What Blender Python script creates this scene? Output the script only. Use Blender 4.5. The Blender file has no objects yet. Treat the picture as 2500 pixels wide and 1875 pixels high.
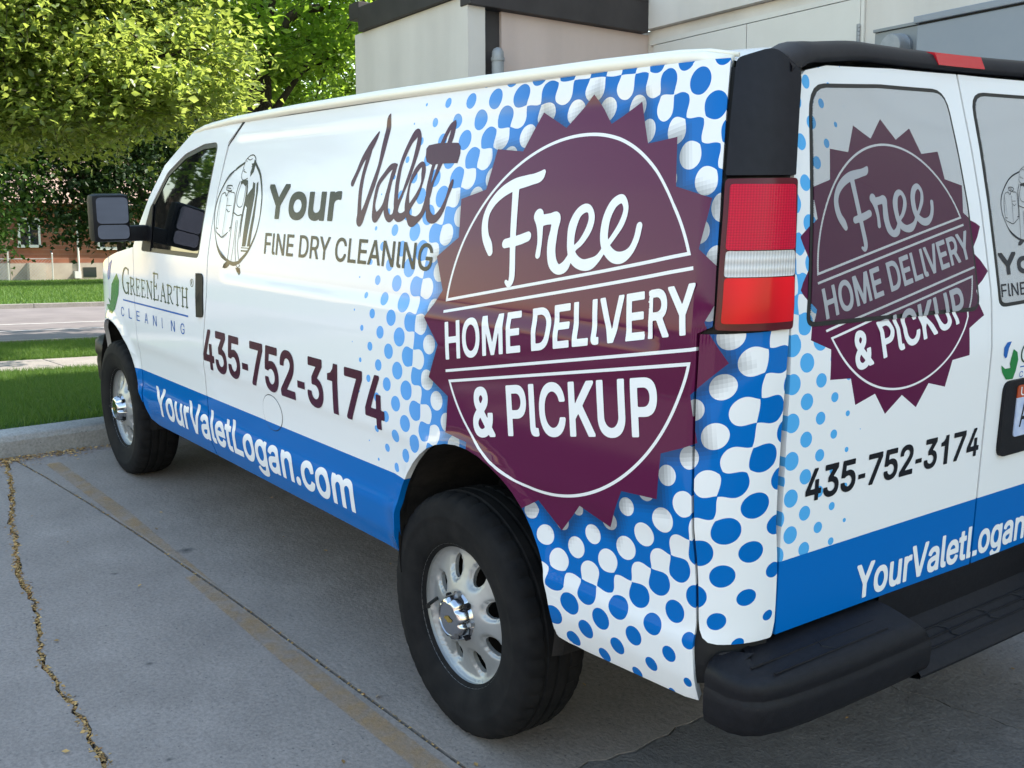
import bpy, bmesh, math, random
import numpy as np
from mathutils import Matrix, Vector
from mathutils.geometry import tessellate_polygon

random.seed(7)
RNG = np.random.default_rng(11)
SC = bpy.context.scene
COL = SC.collection
rad = math.radians

# ------------------------------------------------------------------ camera
# The lot the van stands on slopes; G turns the lot/van frame (x aft, y right, z up from the paving) into the world.
G = Matrix(((0.9973019, 0.0, 0.0734086, 0), (0.0031615, 0.9990722, -0.0429510, 0), (-0.0733405, 0.0430672, 0.9963766, 0), (0, 0, 0, 1)))
CAM_POS = Vector((2.6587, -2.6796, 1.4155))
CR = Vector((0.5871842, 0.8094479, -0.0029678))
CU = Vector((-0.0942421, 0.0720051, 0.9929419))
CF = Vector((-0.8039484, 0.5827602, -0.1185643))
cam_data = bpy.data.cameras.new('camera')
cam = bpy.data.objects.new('camera', cam_data)
COL.objects.link(cam)
cam.matrix_world = Matrix(((CR.x, CU.x, -CF.x, CAM_POS.x), (CR.y, CU.y, -CF.y, CAM_POS.y), (CR.z, CU.z, -CF.z, CAM_POS.z), (0, 0, 0, 1)))
cam_data.sensor_width = 36.0
cam_data.lens = 2602.51 / 2500 * 36.0
cam_data.clip_start = 0.05
cam_data.clip_end = 2000
SC.camera = cam

# ------------------------------------------------------------------ sky, sun, exposure
SUN_EL, SUN_AZ = rad(48), rad(72)          # azimuth from +x towards +y
sun_dir = Vector((math.cos(SUN_EL) * math.cos(SUN_AZ), math.cos(SUN_EL) * math.sin(SUN_AZ), math.sin(SUN_EL)))
world = bpy.data.worlds.new('World')
SC.world = world
world.use_nodes = True
wn = world.node_tree
wn.nodes.clear()
wo = wn.nodes.new('ShaderNodeOutputWorld')
bg = wn.nodes.new('ShaderNodeBackground')
sky = wn.nodes.new('ShaderNodeTexSky')
sky.sky_type = 'NISHITA'
sky.sun_disc = False
sky.sun_elevation = SUN_EL
sky.sun_rotation = math.pi / 2 - SUN_AZ
sky.altitude = 1300
sky.air_density = 2.2
sky.dust_density = 1.0
sky.ozone_density = 0.6
bg.inputs['Strength'].default_value = 0.15
wn.links.new(sky.outputs[0], bg.inputs[0])
wn.links.new(bg.outputs[0], wo.inputs[0])
sd = bpy.data.lights.new('sun', 'SUN')
sd.energy = 4.8
sd.angle = rad(0.53)
sd.color = (1.0, 0.93, 0.84)
sun = bpy.data.objects.new('sun', sd)
COL.objects.link(sun)
sun.rotation_euler = sun_dir.to_track_quat('Z', 'Y').to_euler()
sun.location = (10, 20, 30)
SC.view_settings.view_transform = 'Standard'
SC.view_settings.look = 'None'
SC.view_settings.exposure = 1.5
SC.view_settings.gamma = 1.0
SC.view_settings.use_curve_mapping = False
SC.cycles.max_bounces = 8
SC.cycles.transparent_max_bounces = 8
SC.cycles.sample_clamp_indirect = 6
SC.cycles.use_denoising = True

# ------------------------------------------------------------------ material helpers
def srgb(r, g, b):
    f = lambda c: (c / 255 / 12.92) if c / 255 <= 0.04045 else ((c / 255 + 0.055) / 1.055) ** 2.4
    return (f(r), f(g), f(b), 1.0)

class X:
    """a number or a node socket with arithmetic"""
    nt = None
    def __init__(s, v): s.v = v
    @staticmethod
    def m(op, *a, clamp=False):
        n = X.nt.nodes.new('ShaderNodeMath'); n.operation = op; n.use_clamp = clamp
        for i, q in enumerate(a):
            q = q.v if isinstance(q, X) else q
            if isinstance(q, (int, float)): n.inputs[i].default_value = float(q)
            else: X.nt.links.new(q, n.inputs[i])
        return X(n.outputs[0])
    def __add__(s, o): return X.m('ADD', s, o)
    __radd__ = __add__
    def __sub__(s, o): return X.m('SUBTRACT', s, o)
    def __rsub__(s, o): return X.m('SUBTRACT', o, s)
    def __mul__(s, o): return X.m('MULTIPLY', s, o)
    __rmul__ = __mul__
    def __truediv__(s, o): return X.m('DIVIDE', s, o)
    def __lt__(s, o): return X.m('LESS_THAN', s, o)
    def __gt__(s, o): return X.m('GREATER_THAN', s, o)
    def abs(s): return X.m('ABSOLUTE', s)
    def max(s, o): return X.m('MAXIMUM', s, o)
    def min(s, o): return X.m('MINIMUM', s, o)
    def cos(s): return X.m('COSINE', s)
    def sin(s): return X.m('SINE', s)
    def fl(s): return X.m('FLOOR', s)
    def fract(s): return X.m('FRACT', s)
    def clamp(s): return X.m('ADD', s, 0.0, clamp=True)

def hyp(a, b): return X.m('SQRT', a * a + b * b)

def mat(name, base=(0.5, 0.5, 0.5, 1), rough=0.5, metal=0.0, spec=0.5, coat=0.0, coat_rough=0.03):
    m = bpy.data.materials.new(name)
    m.use_nodes = True
    b = m.node_tree.nodes['Principled BSDF']
    b.inputs['Base Color'].default_value = base if len(base) == 4 else (*base, 1)
    b.inputs['Roughness'].default_value = rough
    b.inputs['Metallic'].default_value = metal
    b.inputs['Specular IOR Level'].default_value = spec
    b.inputs['Coat Weight'].default_value = coat
    b.inputs['Coat Roughness'].default_value = coat_rough
    return m

def bsdf(m): return m.node_tree.nodes['Principled BSDF']

def noise(nt, scale, detail=4, rough=0.55, coord='Object', vec=None, dist=0.0, stretch=None):
    n = nt.nodes.new('ShaderNodeTexNoise')
    n.inputs['Scale'].default_value = scale
    n.inputs['Detail'].default_value = detail
    n.inputs['Roughness'].default_value = rough
    n.inputs['Distortion'].default_value = dist
    tc = nt.nodes.new('ShaderNodeTexCoord')
    if stretch:
        mp = nt.nodes.new('ShaderNodeMapping'); mp.inputs['Scale'].default_value = stretch
        nt.links.new(tc.outputs[coord], mp.inputs[0]); nt.links.new(mp.outputs[0], n.inputs['Vector'])
    else:
        nt.links.new(tc.outputs[coord], n.inputs['Vector'])
    return n.outputs['Fac']

def ramp(nt, fac, stops):
    r = nt.nodes.new('ShaderNodeValToRGB')
    e = r.color_ramp.elements
    while len(e) < len(stops): e.new(0.5)
    for k, (p, c) in enumerate(stops):
        e[k].position = p; e[k].color = c if len(c) == 4 else (*c, 1)
    nt.links.new(fac, r.inputs[0])
    return r.outputs[0]

def mixc(nt, fac, a, b, mode='MIX'):
    n = nt.nodes.new('ShaderNodeMix'); n.data_type = 'RGBA'; n.blend_type = mode
    for i, q in ((0, fac), (6, a), (7, b)):
        q = q.v if isinstance(q, X) else q
        if isinstance(q, (int, float)): n.inputs[i].default_value = q
        elif isinstance(q, tuple): n.inputs[i].default_value = q if len(q) == 4 else (*q, 1)
        else: nt.links.new(q, n.inputs[i])
    return n.outputs[2]

def bump(m, fac, strength=0.3, dist=0.01):
    nt = m.node_tree
    b = nt.nodes.new('ShaderNodeBump')
    b.inputs['Strength'].default_value = strength; b.inputs['Distance'].default_value = dist
    nt.links.new(fac, b.inputs['Height'])
    nt.links.new(b.outputs[0], bsdf(m).inputs['Normal'])

def vary(m, c1, c2, scale, detail=5, bs=0.0, bd=0.005, rough=None, stretch=None):
    """two-tone mottling with an optional bump"""
    nt = m.node_tree
    f = noise(nt, scale, detail, 0.6, stretch=stretch)
    nt.links.new(ramp(nt, f, [(0.3, c1), (0.7, c2)]), bsdf(m).inputs['Base Color'])
    if bs: bump(m, noise(nt, scale * 6, 4), bs, bd)
    return m

# ------------------------------------------------------------------ mesh helpers
def mk(name, verts, faces, m, parent=None, smooth=False, uv=None, normals=None, midx=None):
    me = bpy.data.meshes.new(name)
    me.from_pydata([tuple(map(float, v)) for v in verts], [], [tuple(f) for f in faces])
    for q in (m if isinstance(m, (list, tuple)) else [m]): me.materials.append(q)
    if midx is not None: me.polygons.foreach_set('material_index', np.asarray(midx, dtype=np.int32))
    if uv is not None:
        l = me.uv_layers.new(name='wrap')
        idx = np.empty(len(me.loops), dtype=np.int32); me.loops.foreach_get('vertex_index', idx)
        l.data.foreach_set('uv', np.asarray(uv, dtype=np.float32)[idx].ravel())
    if smooth or normals is not None:
        me.polygons.foreach_set('use_smooth', np.ones(len(me.polygons), dtype=bool))
    if normals is not None:
        me.normals_split_custom_set_from_vertices([tuple(map(float, n)) for n in normals])
    me.update()
    o = bpy.data.objects.new(name, me)
    COL.objects.link(o)
    if parent: o.parent = parent
    return o

def empty(name, label=None, cat=None, group=None, mw=None):
    o = bpy.data.objects.new(name, None)
    COL.objects.link(o)
    o.empty_display_size = 0.3
    if mw is not None: o.matrix_world = mw
    return tag(o, label, cat, group)

def tag(o, label=None, cat=None, group=None, kind=None):
    for k, v in (('label', label), ('category', cat), ('group', group), ('kind', kind)):
        if v: o[k] = v
    return o

class MB:
    """collects boxes, tubes and lathes into one mesh"""
    def __init__(s): s.v, s.f, s.mi = [], [], []
    def add(s, v, f, mi=0):
        n = len(s.v); s.v += [tuple(q) for q in v]; s.f += [tuple(i + n for i in q) for q in f]; s.mi += [mi] * len(f)
        return s
    def box(s, x0, x1, y0, y1, z0, z1, mi=0, bev=0.0):
        if bev > 0:
            b = min(bev, (x1 - x0) / 2.01, (y1 - y0) / 2.01, (z1 - z0) / 2.01)
            bm = bmesh.new()
            bmesh.ops.create_cube(bm, size=1)
            for q in bm.verts: q.co = Vector(((x0 + x1) / 2 + q.co.x * (x1 - x0), (y0 + y1) / 2 + q.co.y * (y1 - y0), (z0 + z1) / 2 + q.co.z * (z1 - z0)))
            bmesh.ops.bevel(bm, geom=bm.edges[:], offset=b, segments=2, affect='EDGES', profile=0.6)
            bm.verts.index_update()
            s.add([q.co[:] for q in bm.verts], [[q.index for q in f.verts] for f in bm.faces], mi); bm.free()
            return s
        v = [(x0, y0, z0), (x1, y0, z0), (x1, y1, z0), (x0, y1, z0), (x0, y0, z1), (x1, y0, z1), (x1, y1, z1), (x0, y1, z1)]
        return s.add(v, [(3, 2, 1, 0), (4, 5, 6, 7), (0, 1, 5, 4), (1, 2, 6, 5), (2, 3, 7, 6), (3, 0, 4, 7)], mi)
    def tube(s, pts, r, n=8, mi=0, caps=True):
        pts = [Vector(q) for q in pts]; R = r if isinstance(r, (list, tuple)) else [r] * len(pts)
        v, f = [], []
        up = Vector((0.31, 0.17, 0.93)).normalized()
        for i, q in enumerate(pts):
            t = (pts[min(i + 1, len(pts) - 1)] - pts[max(i - 1, 0)]).normalized()
            a = t.cross(up)
            if a.length < 1e-3: a = t.cross(Vector((1, 0, 0)))
            a.normalize(); b = t.cross(a)
            for k in range(n):
                an = 2 * math.pi * k / n
                v.append(q + (a * math.cos(an) + b * math.sin(an)) * R[i])
        for i in range(len(pts) - 1):
            for k in range(n): f.append((i * n + k, i * n + (k + 1) % n, (i + 1) * n + (k + 1) % n, (i + 1) * n + k))
        if caps: f += [tuple(range(n))[::-1], tuple(range((len(pts) - 1) * n, len(pts) * n))]
        return s.add(v, f, mi)
    def lathe_y(s, prof, cx, cz, n=64, mi=0, close=False, rmod=None):
        """profile of (radius, y) turned about an axis along y"""
        v, f = [], []
        for j, (r, y) in enumerate(prof):
            for k in range(n):
                a = 2 * math.pi * k / n
                rr = r if rmod is None else rmod(j, r, k, a)
                v.append((cx + rr * math.cos(a), y, cz + rr * math.sin(a)))
        for j in range(len(prof) - 1):
            for k in range(n): f.append((j * n + k, j * n + (k + 1) % n, (j + 1) * n + (k + 1) % n, (j + 1) * n + k))
        if close: f.append(tuple(range((len(prof) - 1) * n, len(prof) * n)))
        return s.add(v, f, mi)
    def build(s, name, m, parent=None, smooth=False, auto=None):
        o = mk(name, s.v, s.f, m, parent, smooth, midx=s.mi if isinstance(m, (list, tuple)) else None)
        bm = bmesh.new(); bm.from_mesh(o.data); bmesh.ops.recalc_face_normals(bm, faces=bm.faces[:]); bm.to_mesh(o.data); bm.free()
        if auto is not None:
            o.data.polygons.foreach_set('use_smooth', np.ones(len(o.data.polygons), dtype=bool))
            o.data.set_sharp_from_angle(angle=rad(auto))
        return o

# planar polygon tools -------------------------------------------------------------
def tess(loops):
    """triangles (as point lists) of an outline with holes"""
    flat = [p for l in loops for p in l]
    t = tessellate_polygon([[Vector((a, b, 0)) for a, b in l] for l in loops])
    return [[flat[i] for i in tri] for tri in t]

def split(poly, ax, val):
    lo, hi = [], []
    n = len(poly)
    for i in range(n):
        p, q = poly[i], poly[(i + 1) % n]
        dp, dq = p[ax] - val, q[ax] - val
        if dp <= 1e-9: lo.append(p)
        if dp >= -1e-9: hi.append(p)
        if (dp < -1e-9 and dq > 1e-9) or (dp > 1e-9 and dq < -1e-9):
            t = dp / (dp - dq)
            r = (p[0] + (q[0] - p[0]) * t, p[1] + (q[1] - p[1]) * t)
            lo.append(r); hi.append(r)
    return lo, hi

def area(p):
    return abs(sum(p[i][0] * p[(i + 1) % len(p)][1] - p[(i + 1) % len(p)][0] * p[i][1] for i in range(len(p)))) / 2

def cutgrid(polys, ax, vals):
    for v in vals:
        out = []
        for p in polys:
            c = [q[ax] for q in p]
            if min(c) < v - 1e-7 and max(c) > v + 1e-7:
                a, b = split(p, ax, v)
                for q in (a, b):
                    if len(q) > 2 and area(q) > 1e-11: out.append(q)
            else: out.append(p)
        polys = out
    return polys

def surf_normal(F, u, z, h=2e-3):
    p = F(u, z)
    a = np.subtract(F(u + h, z), F(u - h, z)); b = np.subtract(F(u, z + h), F(u, z - h))
    n = np.cross(a, b)
    return np.asarray(p), n / (np.linalg.norm(n) + 1e-12)

def lay(name, polys, F, m, parent, du=0.1, dz=0.05, off=0.0, flange=0.0, flip=False, midf=None, ranges=None):
    """maps flat polygons in (u, z) on to the curved surface F, off metres along its normal; flange turns the rim inward"""
    us = [p[0] for q in polys for p in q]; zs = [p[1] for q in polys for p in q]
    if du: polys = cutgrid(polys, 0, np.arange(math.floor(min(us) / du) * du, max(us), du))
    if dz: polys = cutgrid(polys, 1, np.arange(math.floor(min(zs) / dz) * dz, max(zs), dz))
    key, V, N, UV, Fc = {}, [], [], [], []
    sgn = -1 if flip else 1
    for p in polys:
        ids = []
        for u, z in p:
            k = (round(u, 5), round(z, 5))
            if k not in key:
                P, n = surf_normal(F, u, z)
                o = off(u, z) if callable(off) else off
                key[k] = len(V); V.append(P + n * sgn * o); N.append(n * sgn); UV.append((u, z))
            if not ids or ids[-1] != key[k]: ids.append(key[k])
        if len(ids) > 2 and ids[0] == ids[-1]: ids.pop()
        if len(set(ids)) < 3: continue
        a2 = sum(p[i][0] * p[(i + 1) % len(p)][1] - p[(i + 1) % len(p)][0] * p[i][1] for i in range(len(p)))
        if (a2 < 0) != flip: ids = ids[::-1]
        Fc.append(ids)
    if flange:
        cnt = {}
        for f in Fc:
            for i in range(len(f)):
                e = (f[i], f[(i + 1) % len(f)]); cnt[tuple(sorted(e))] = cnt.get(tuple(sorted(e)), []) + [e]
        for k, es in list(cnt.items()):
            if len(es) != 1: continue
            a, b = es[0]
            t = V[b] - V[a]; fn = np.cross(t, N[a]); L = np.linalg.norm(fn)
            if L < 1e-9: continue
            fn = fn / L
            base = len(V)
            for q in (a, b): V.append(V[q]); N.append(fn); UV.append(UV[q])
            for q in (b, a): V.append(V[q] - N[q] * flange); N.append(fn); UV.append(UV[q])
            Fc.append([base + 1, base, base + 3, base + 2])
    mi = None
    if midf: mi = [midf(np.mean([UV[i] for i in f], 0)) for f in Fc]
    return mk(name, V, Fc, m, parent, uv=UV, normals=N, midx=mi)

def rounded(pts, r, n=5):
    """polygon with its corners rounded (r: one radius or one for each corner)"""
    out = []
    L = len(pts)
    for i in range(L):
        p0, p1, p2 = Vector(pts[i - 1]), Vector(pts[i]), Vector(pts[(i + 1) % L])
        rr = r[i] if isinstance(r, (list, tuple)) else r
        a, b = (p0 - p1), (p2 - p1)
        k = min(rr, a.length * 0.49, b.length * 0.49)
        if k < 1e-4: out.append(tuple(p1)); continue
        A, B = p1 + a.normalized() * k, p1 + b.normalized() * k
        for j in range(n + 1):
            t = j / n
            out.append(tuple(A * (1 - t) ** 2 + p1 * 2 * t * (1 - t) + B * t * t))
    return out

def inset(pts, d):
    """moves every side of a polygon inwards by d"""
    L = len(pts); s = sum(pts[i][0] * pts[(i + 1) % L][1] - pts[(i + 1) % L][0] * pts[i][1] for i in range(L))
    sg = 1 if s > 0 else -1
    out = []
    for i in range(L):
        p0, p1, p2 = Vector(pts[i - 1]), Vector(pts[i]), Vector(pts[(i + 1) % L])
        a, b = (p1 - p0).normalized(), (p2 - p1).normalized()
        n1, n2 = Vector((-a.y, a.x)) * sg, Vector((-b.y, b.x)) * sg
        m = n1 + n2
        m = m / max(0.35, 1 + n1.dot(n2))
        out.append(tuple(p1 + m * d))
    return out

def smooth_path(pts, n=6):
    """Catmull-Rom through points of any dimension"""
    P = [np.asarray(p, float) for p in pts]
    P = [2 * P[0] - P[1]] + P + [2 * P[-1] - P[-2]]
    out = []
    for i in range(1, len(P) - 2):
        for j in range(n):
            t = j / n
            out.append(0.5 * (2 * P[i] + (P[i + 1] - P[i - 1]) * t + (2 * P[i - 1] - 5 * P[i] + 4 * P[i + 1] - P[i + 2]) * t * t + (3 * P[i] - P[i - 1] - 3 * P[i + 1] + P[i + 2]) * t ** 3))
    out.append(P[-2])
    return out

def ink(strokes, fills=(), h=0.003, holes=()):
    """union of strokes [(x, y, r)...] and filled outlines as convex polygons (marching squares)"""
    S = []
    for s in strokes:
        q = smooth_path(s, 5) if len(s) > 2 else [np.asarray(a, float) for a in s]
        S += list(zip(q[:-1], q[1:]))
    pts = [p for a, b in S for p in (a, b)] + [np.array([x, y, 0.0]) for f in fills for x, y in f]
    A = np.array([p[:2] for p in pts]); R = max([p[2] for p in pts] + [0])
    x0, y0 = A.min(0) - R - 2 * h; x1, y1 = A.max(0) + R + 2 * h
    gx = np.arange(x0, x1 + h, h); gy = np.arange(y0, y1 + h, h)
    D = np.full((len(gy), len(gx)), 1e3)
    for a, b in S:
        lo = np.minimum(a[:2], b[:2]) - R - 3 * h; hi = np.maximum(a[:2], b[:2]) + R + 3 * h
        i0, i1 = np.searchsorted(gx, (lo[0], hi[0])); j0, j1 = np.searchsorted(gy, (lo[1], hi[1]))
        if i1 <= i0 or j1 <= j0: continue
        XX, YY = np.meshgrid(gx[i0:i1], gy[j0:j1])
        d = b[:2] - a[:2]; L = max(d @ d, 1e-12)
        t = np.clip(((XX - a[0]) * d[0] + (YY - a[1]) * d[1]) / L, 0, 1)
        q = np.hypot(XX - a[0] - t * d[0], YY - a[1] - t * d[1]) - (a[2] + (b[2] - a[2]) * t)
        D[j0:j1, i0:i1] = np.minimum(D[j0:j1, i0:i1], q)
    def pdist(f):
        XX, YY = np.meshgrid(gx, gy)
        ins = np.zeros(XX.shape, bool); dd = np.full(XX.shape, 1e3)
        for (ax, ay), (bx, by) in zip(f, list(f[1:]) + [f[0]]):
            c = ((ay > YY) != (by > YY))
            with np.errstate(divide='ignore', invalid='ignore'): ins ^= c & (XX < (bx - ax) * (YY - ay) / ((by - ay) if by != ay else 1e-12) + ax)
            L = max((bx - ax) ** 2 + (by - ay) ** 2, 1e-12)
            t = np.clip(((XX - ax) * (bx - ax) + (YY - ay) * (by - ay)) / L, 0, 1)
            dd = np.minimum(dd, np.hypot(XX - ax - t * (bx - ax), YY - ay - t * (by - ay)))
        return np.where(ins, -dd, dd)
    for f in fills: D = np.minimum(D, pdist(f))
    for f in holes: D = np.maximum(D, -pdist(f))
    return march(D, gx, gy)

def march(D, gx, gy):
    """filled region D <= 0 as convex polygons"""
    out = []
    ins = D <= 0
    ny, nx = D.shape
    for j in range(ny - 1):
        full = ins[j, :-1] & ins[j, 1:] & ins[j + 1, :-1] & ins[j + 1, 1:]
        anyc = (ins[j, :-1] | ins[j, 1:] | ins[j + 1, :-1] | ins[j + 1, 1:]) & ~full
        i = 0
        idx = np.flatnonzero(full)
        if len(idx):
            br = np.flatnonzero(np.diff(idx) > 1)
            st = np.r_[idx[0], idx[br + 1]]; en = np.r_[idx[br], idx[-1]]
            for a, b in zip(st, en): out.append([(gx[a], gy[j]), (gx[b + 1], gy[j]), (gx[b + 1], gy[j + 1]), (gx[a], gy[j + 1])])
        for i in np.flatnonzero(anyc):
            c = [(gx[i], gy[j], D[j, i]), (gx[i + 1], gy[j], D[j, i + 1]), (gx[i + 1], gy[j + 1], D[j + 1, i + 1]), (gx[i], gy[j + 1], D[j + 1, i])]
            p = []
            for k in range(4):
                a, b = c[k], c[(k + 1) % 4]
                if a[2] <= 0: p.append((a[0], a[1]))
                if (a[2] <= 0) != (b[2] <= 0):
                    t = a[2] / (a[2] - b[2]); p.append((a[0] + (b[0] - a[0]) * t, a[1] + (b[1] - a[1]) * t))
            if len(p) > 2: out.append(p)
    return out

import os
FONT = None
try:      # the type that ships inside Blender
    FONT = bpy.data.fonts.load(os.path.join(bpy.utils.system_resource('DATAFILES', path='fonts'), 'Inter.woff2'))
except Exception:
    FONT = None
def text(s, box, bold=0.0, spacing=1.0, xf=None):
    """a line of type stretched to the box (u0, u1, z0, z1), thickened by bold x its height; convex polygons"""
    c = bpy.data.curves.new('type', 'FONT'); c.body = s.replace('I', 'l') if FONT else s; c.size = 1; c.resolution_u = 4; c.space_character = spacing
    if FONT: c.font = FONT
    o = bpy.data.objects.new('type', c); COL.objects.link(o)
    dg = bpy.context.evaluated_depsgraph_get(); dg.update()
    cu = o.to_curve(dg)
    loops = []
    for sp in cu.splines:
        pts = []
        bp = sp.bezier_points; n = len(bp)
        for i in range(n):
            a, b = bp[i], bp[(i + 1) % n]
            P = [np.array(q[:2]) for q in (a.co, a.handle_right, b.handle_left, b.co)]
            line = abs(np.cross(P[3] - P[0], P[1] - P[0])) + abs(np.cross(P[3] - P[0], P[2] - P[0])) < 1e-6
            for k in range(1 if line else 5):
                t = k / 5
                pts.append(P[0] * (1 - t) ** 3 + P[1] * 3 * t * (1 - t) ** 2 + P[2] * 3 * t * t * (1 - t) + P[3] * t ** 3)
        loops.append(np.array(pts))
    o.to_curve_clear(); bpy.data.objects.remove(o); bpy.data.curves.remove(c)
    H = box[3] - box[2]; bd = bold * H; h = H / 44
    lo = np.min([l.min(0) for l in loops], 0); hi = np.max([l.max(0) for l in loops], 0)
    loops = [(l - lo) / (hi - lo) * (box[1] - box[0] - 2 * bd, H - 2 * bd) + (box[0] + bd, box[2] + bd) for l in loops]
    gx = np.arange(box[0] - 2 * h, box[1] + 3 * h, h); gy = np.arange(box[2] - 2 * h, box[3] + 3 * h, h) + h * .013
    wind = np.zeros((len(gy), len(gx)), np.int32); D = np.full(wind.shape, 1.0)
    R = bd + 3 * h
    for l in loops:
        for a, b in zip(l, np.roll(l, -1, 0)):
            if a[1] != b[1]:
                j0, j1 = np.searchsorted(gy, (min(a[1], b[1]), max(a[1], b[1])))
                for j in range(j0, j1):
                    xc = a[0] + (b[0] - a[0]) * (gy[j] - a[1]) / (b[1] - a[1])
                    wind[j, :np.searchsorted(gx, xc)] += 1 if b[1] > a[1] else -1
            i0, i1 = np.searchsorted(gx, (min(a[0], b[0]) - R, max(a[0], b[0]) + R)); j0, j1 = np.searchsorted(gy, (min(a[1], b[1]) - R, max(a[1], b[1]) + R))
            if i1 <= i0 or j1 <= j0: continue
            XX, YY = np.meshgrid(gx[i0:i1], gy[j0:j1]); d = b - a; L = max(d @ d, 1e-14)
            t = np.clip(((XX - a[0]) * d[0] + (YY - a[1]) * d[1]) / L, 0, 1)
            D[j0:j1, i0:i1] = np.minimum(D[j0:j1, i0:i1], ((XX - a[0] - t * d[0]) ** 4 + (YY - a[1] - t * d[1]) ** 4) ** .25)
    ins = wind != 0
    D = np.where(ins, -D, D) - bd
    P = march(D, gx, gy)
    return apply(P, xf) if xf else P

def figures(s, box, bold):
    """figures set one by one on equal widths, the hyphens narrower; figure one is a plain stem with a flag"""
    adv = [.62 if ch == '-' else 1.0 for ch in s]; k = (box[1] - box[0]) / (sum(adv) - .10); x = box[0] - .05 * k; H = box[3] - box[2]; out = []
    for ch, w in zip(s, adv):
        x0, x1 = x + .06 * k, x + (w - .06) * k
        if ch == '-': out.append([(x0 + .04 * k, box[2] + .29 * H), (x1 - .04 * k, box[2] + .29 * H), (x1 - .04 * k, box[2] + .44 * H), (x0 + .04 * k, box[2] + .44 * H)])
        elif ch == '1': out += tess([[(x0 + a * (x1 - x0), box[2] + b * H) for a, b in ((.44, 0), (.74, 0), (.74, 1), (.50, 1), (.45, .89), (.33, .81), (.14, .775), (.14, .645), (.44, .645))]])
        else: out += text(ch, (x0, x1, box[2] - (.012 * H if ch in '352' else 0), box[3] + (.012 * H if ch in '32' else 0)), bold)
        x += w * k
    return out

# ------------------------------------------------------------------ materials
WHITE = (0.80, 0.80, 0.80, 1)
BLUE = srgb(0, 102, 180)
PALE = srgb(104, 168, 232)
CYAN = srgb(82, 168, 226)
MAROON = srgb(88, 22, 62)

def uvsep(nt):
    n = nt.nodes.new('ShaderNodeUVMap'); n.uv_map = 'wrap'
    s = nt.nodes.new('ShaderNodeSeparateXYZ'); nt.links.new(n.outputs[0], s.inputs[0])
    return X(s.outputs[0]), X(s.outputs[1])

def seal_masks(p, q, lines, w=0.0088, shadow=False):
    """starburst seal in its own units (the ring has radius 1): star, line work, soft drop shadow"""
    dl = 2 * math.pi / 19; rt, rv = 1.21, 1.06
    bx, by = rv * math.cos(dl / 2) - rt, rv * math.sin(dl / 2)
    L = math.hypot(bx, by); nx, ny = by / L, -bx / L
    def dist(p, q):
        r = hyp(p, q); th = X.m('ARCTAN2', q, p)
        fo = (((th - rad(79)) / dl + 100.5).fract() - 0.5).abs() * dl
        return (r * fo.cos() - rt) * nx + r * fo.sin() * ny
    star = dist(p, q) < 0.0
    r = hyp(p, q)
    q1, q2, q3, q4 = lines
    ring = (r - 1.0).abs() < w
    ln = ring * (q > q1 - w)
    ln = ln.max(((q - q1).abs() < w) * (r < 1 + w))
    ln = ln.max(((q - q2).abs() < w) * (p.abs() < 0.998))
    ln = ln.max(((q - q3).abs() < w) * ((p - 0.012).abs() < 1.0))
    ln = ln.max(((q - q4).abs() < w) * (r < 1 + w))
    ln = ln.max(ring * (q < q4 + w))
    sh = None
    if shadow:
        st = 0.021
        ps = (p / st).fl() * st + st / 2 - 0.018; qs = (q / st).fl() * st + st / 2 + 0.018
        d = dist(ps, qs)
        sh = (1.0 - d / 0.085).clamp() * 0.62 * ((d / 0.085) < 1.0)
    return star, ln, sh

SEAL_M = ((0.48943, -0.05849), (0.08722, 0.43988)); SEAL_C = (0.47472, 1.32837)
RSEAL_M = ((0.3086, -0.0606), (0.0549, 0.2821)); RSEAL_C = (-0.383, 1.457)

def inv2(M):
    (a, b), (c, d) = M; k = a * d - b * c
    return ((d / k, -b / k), (-c / k, a / k))

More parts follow.
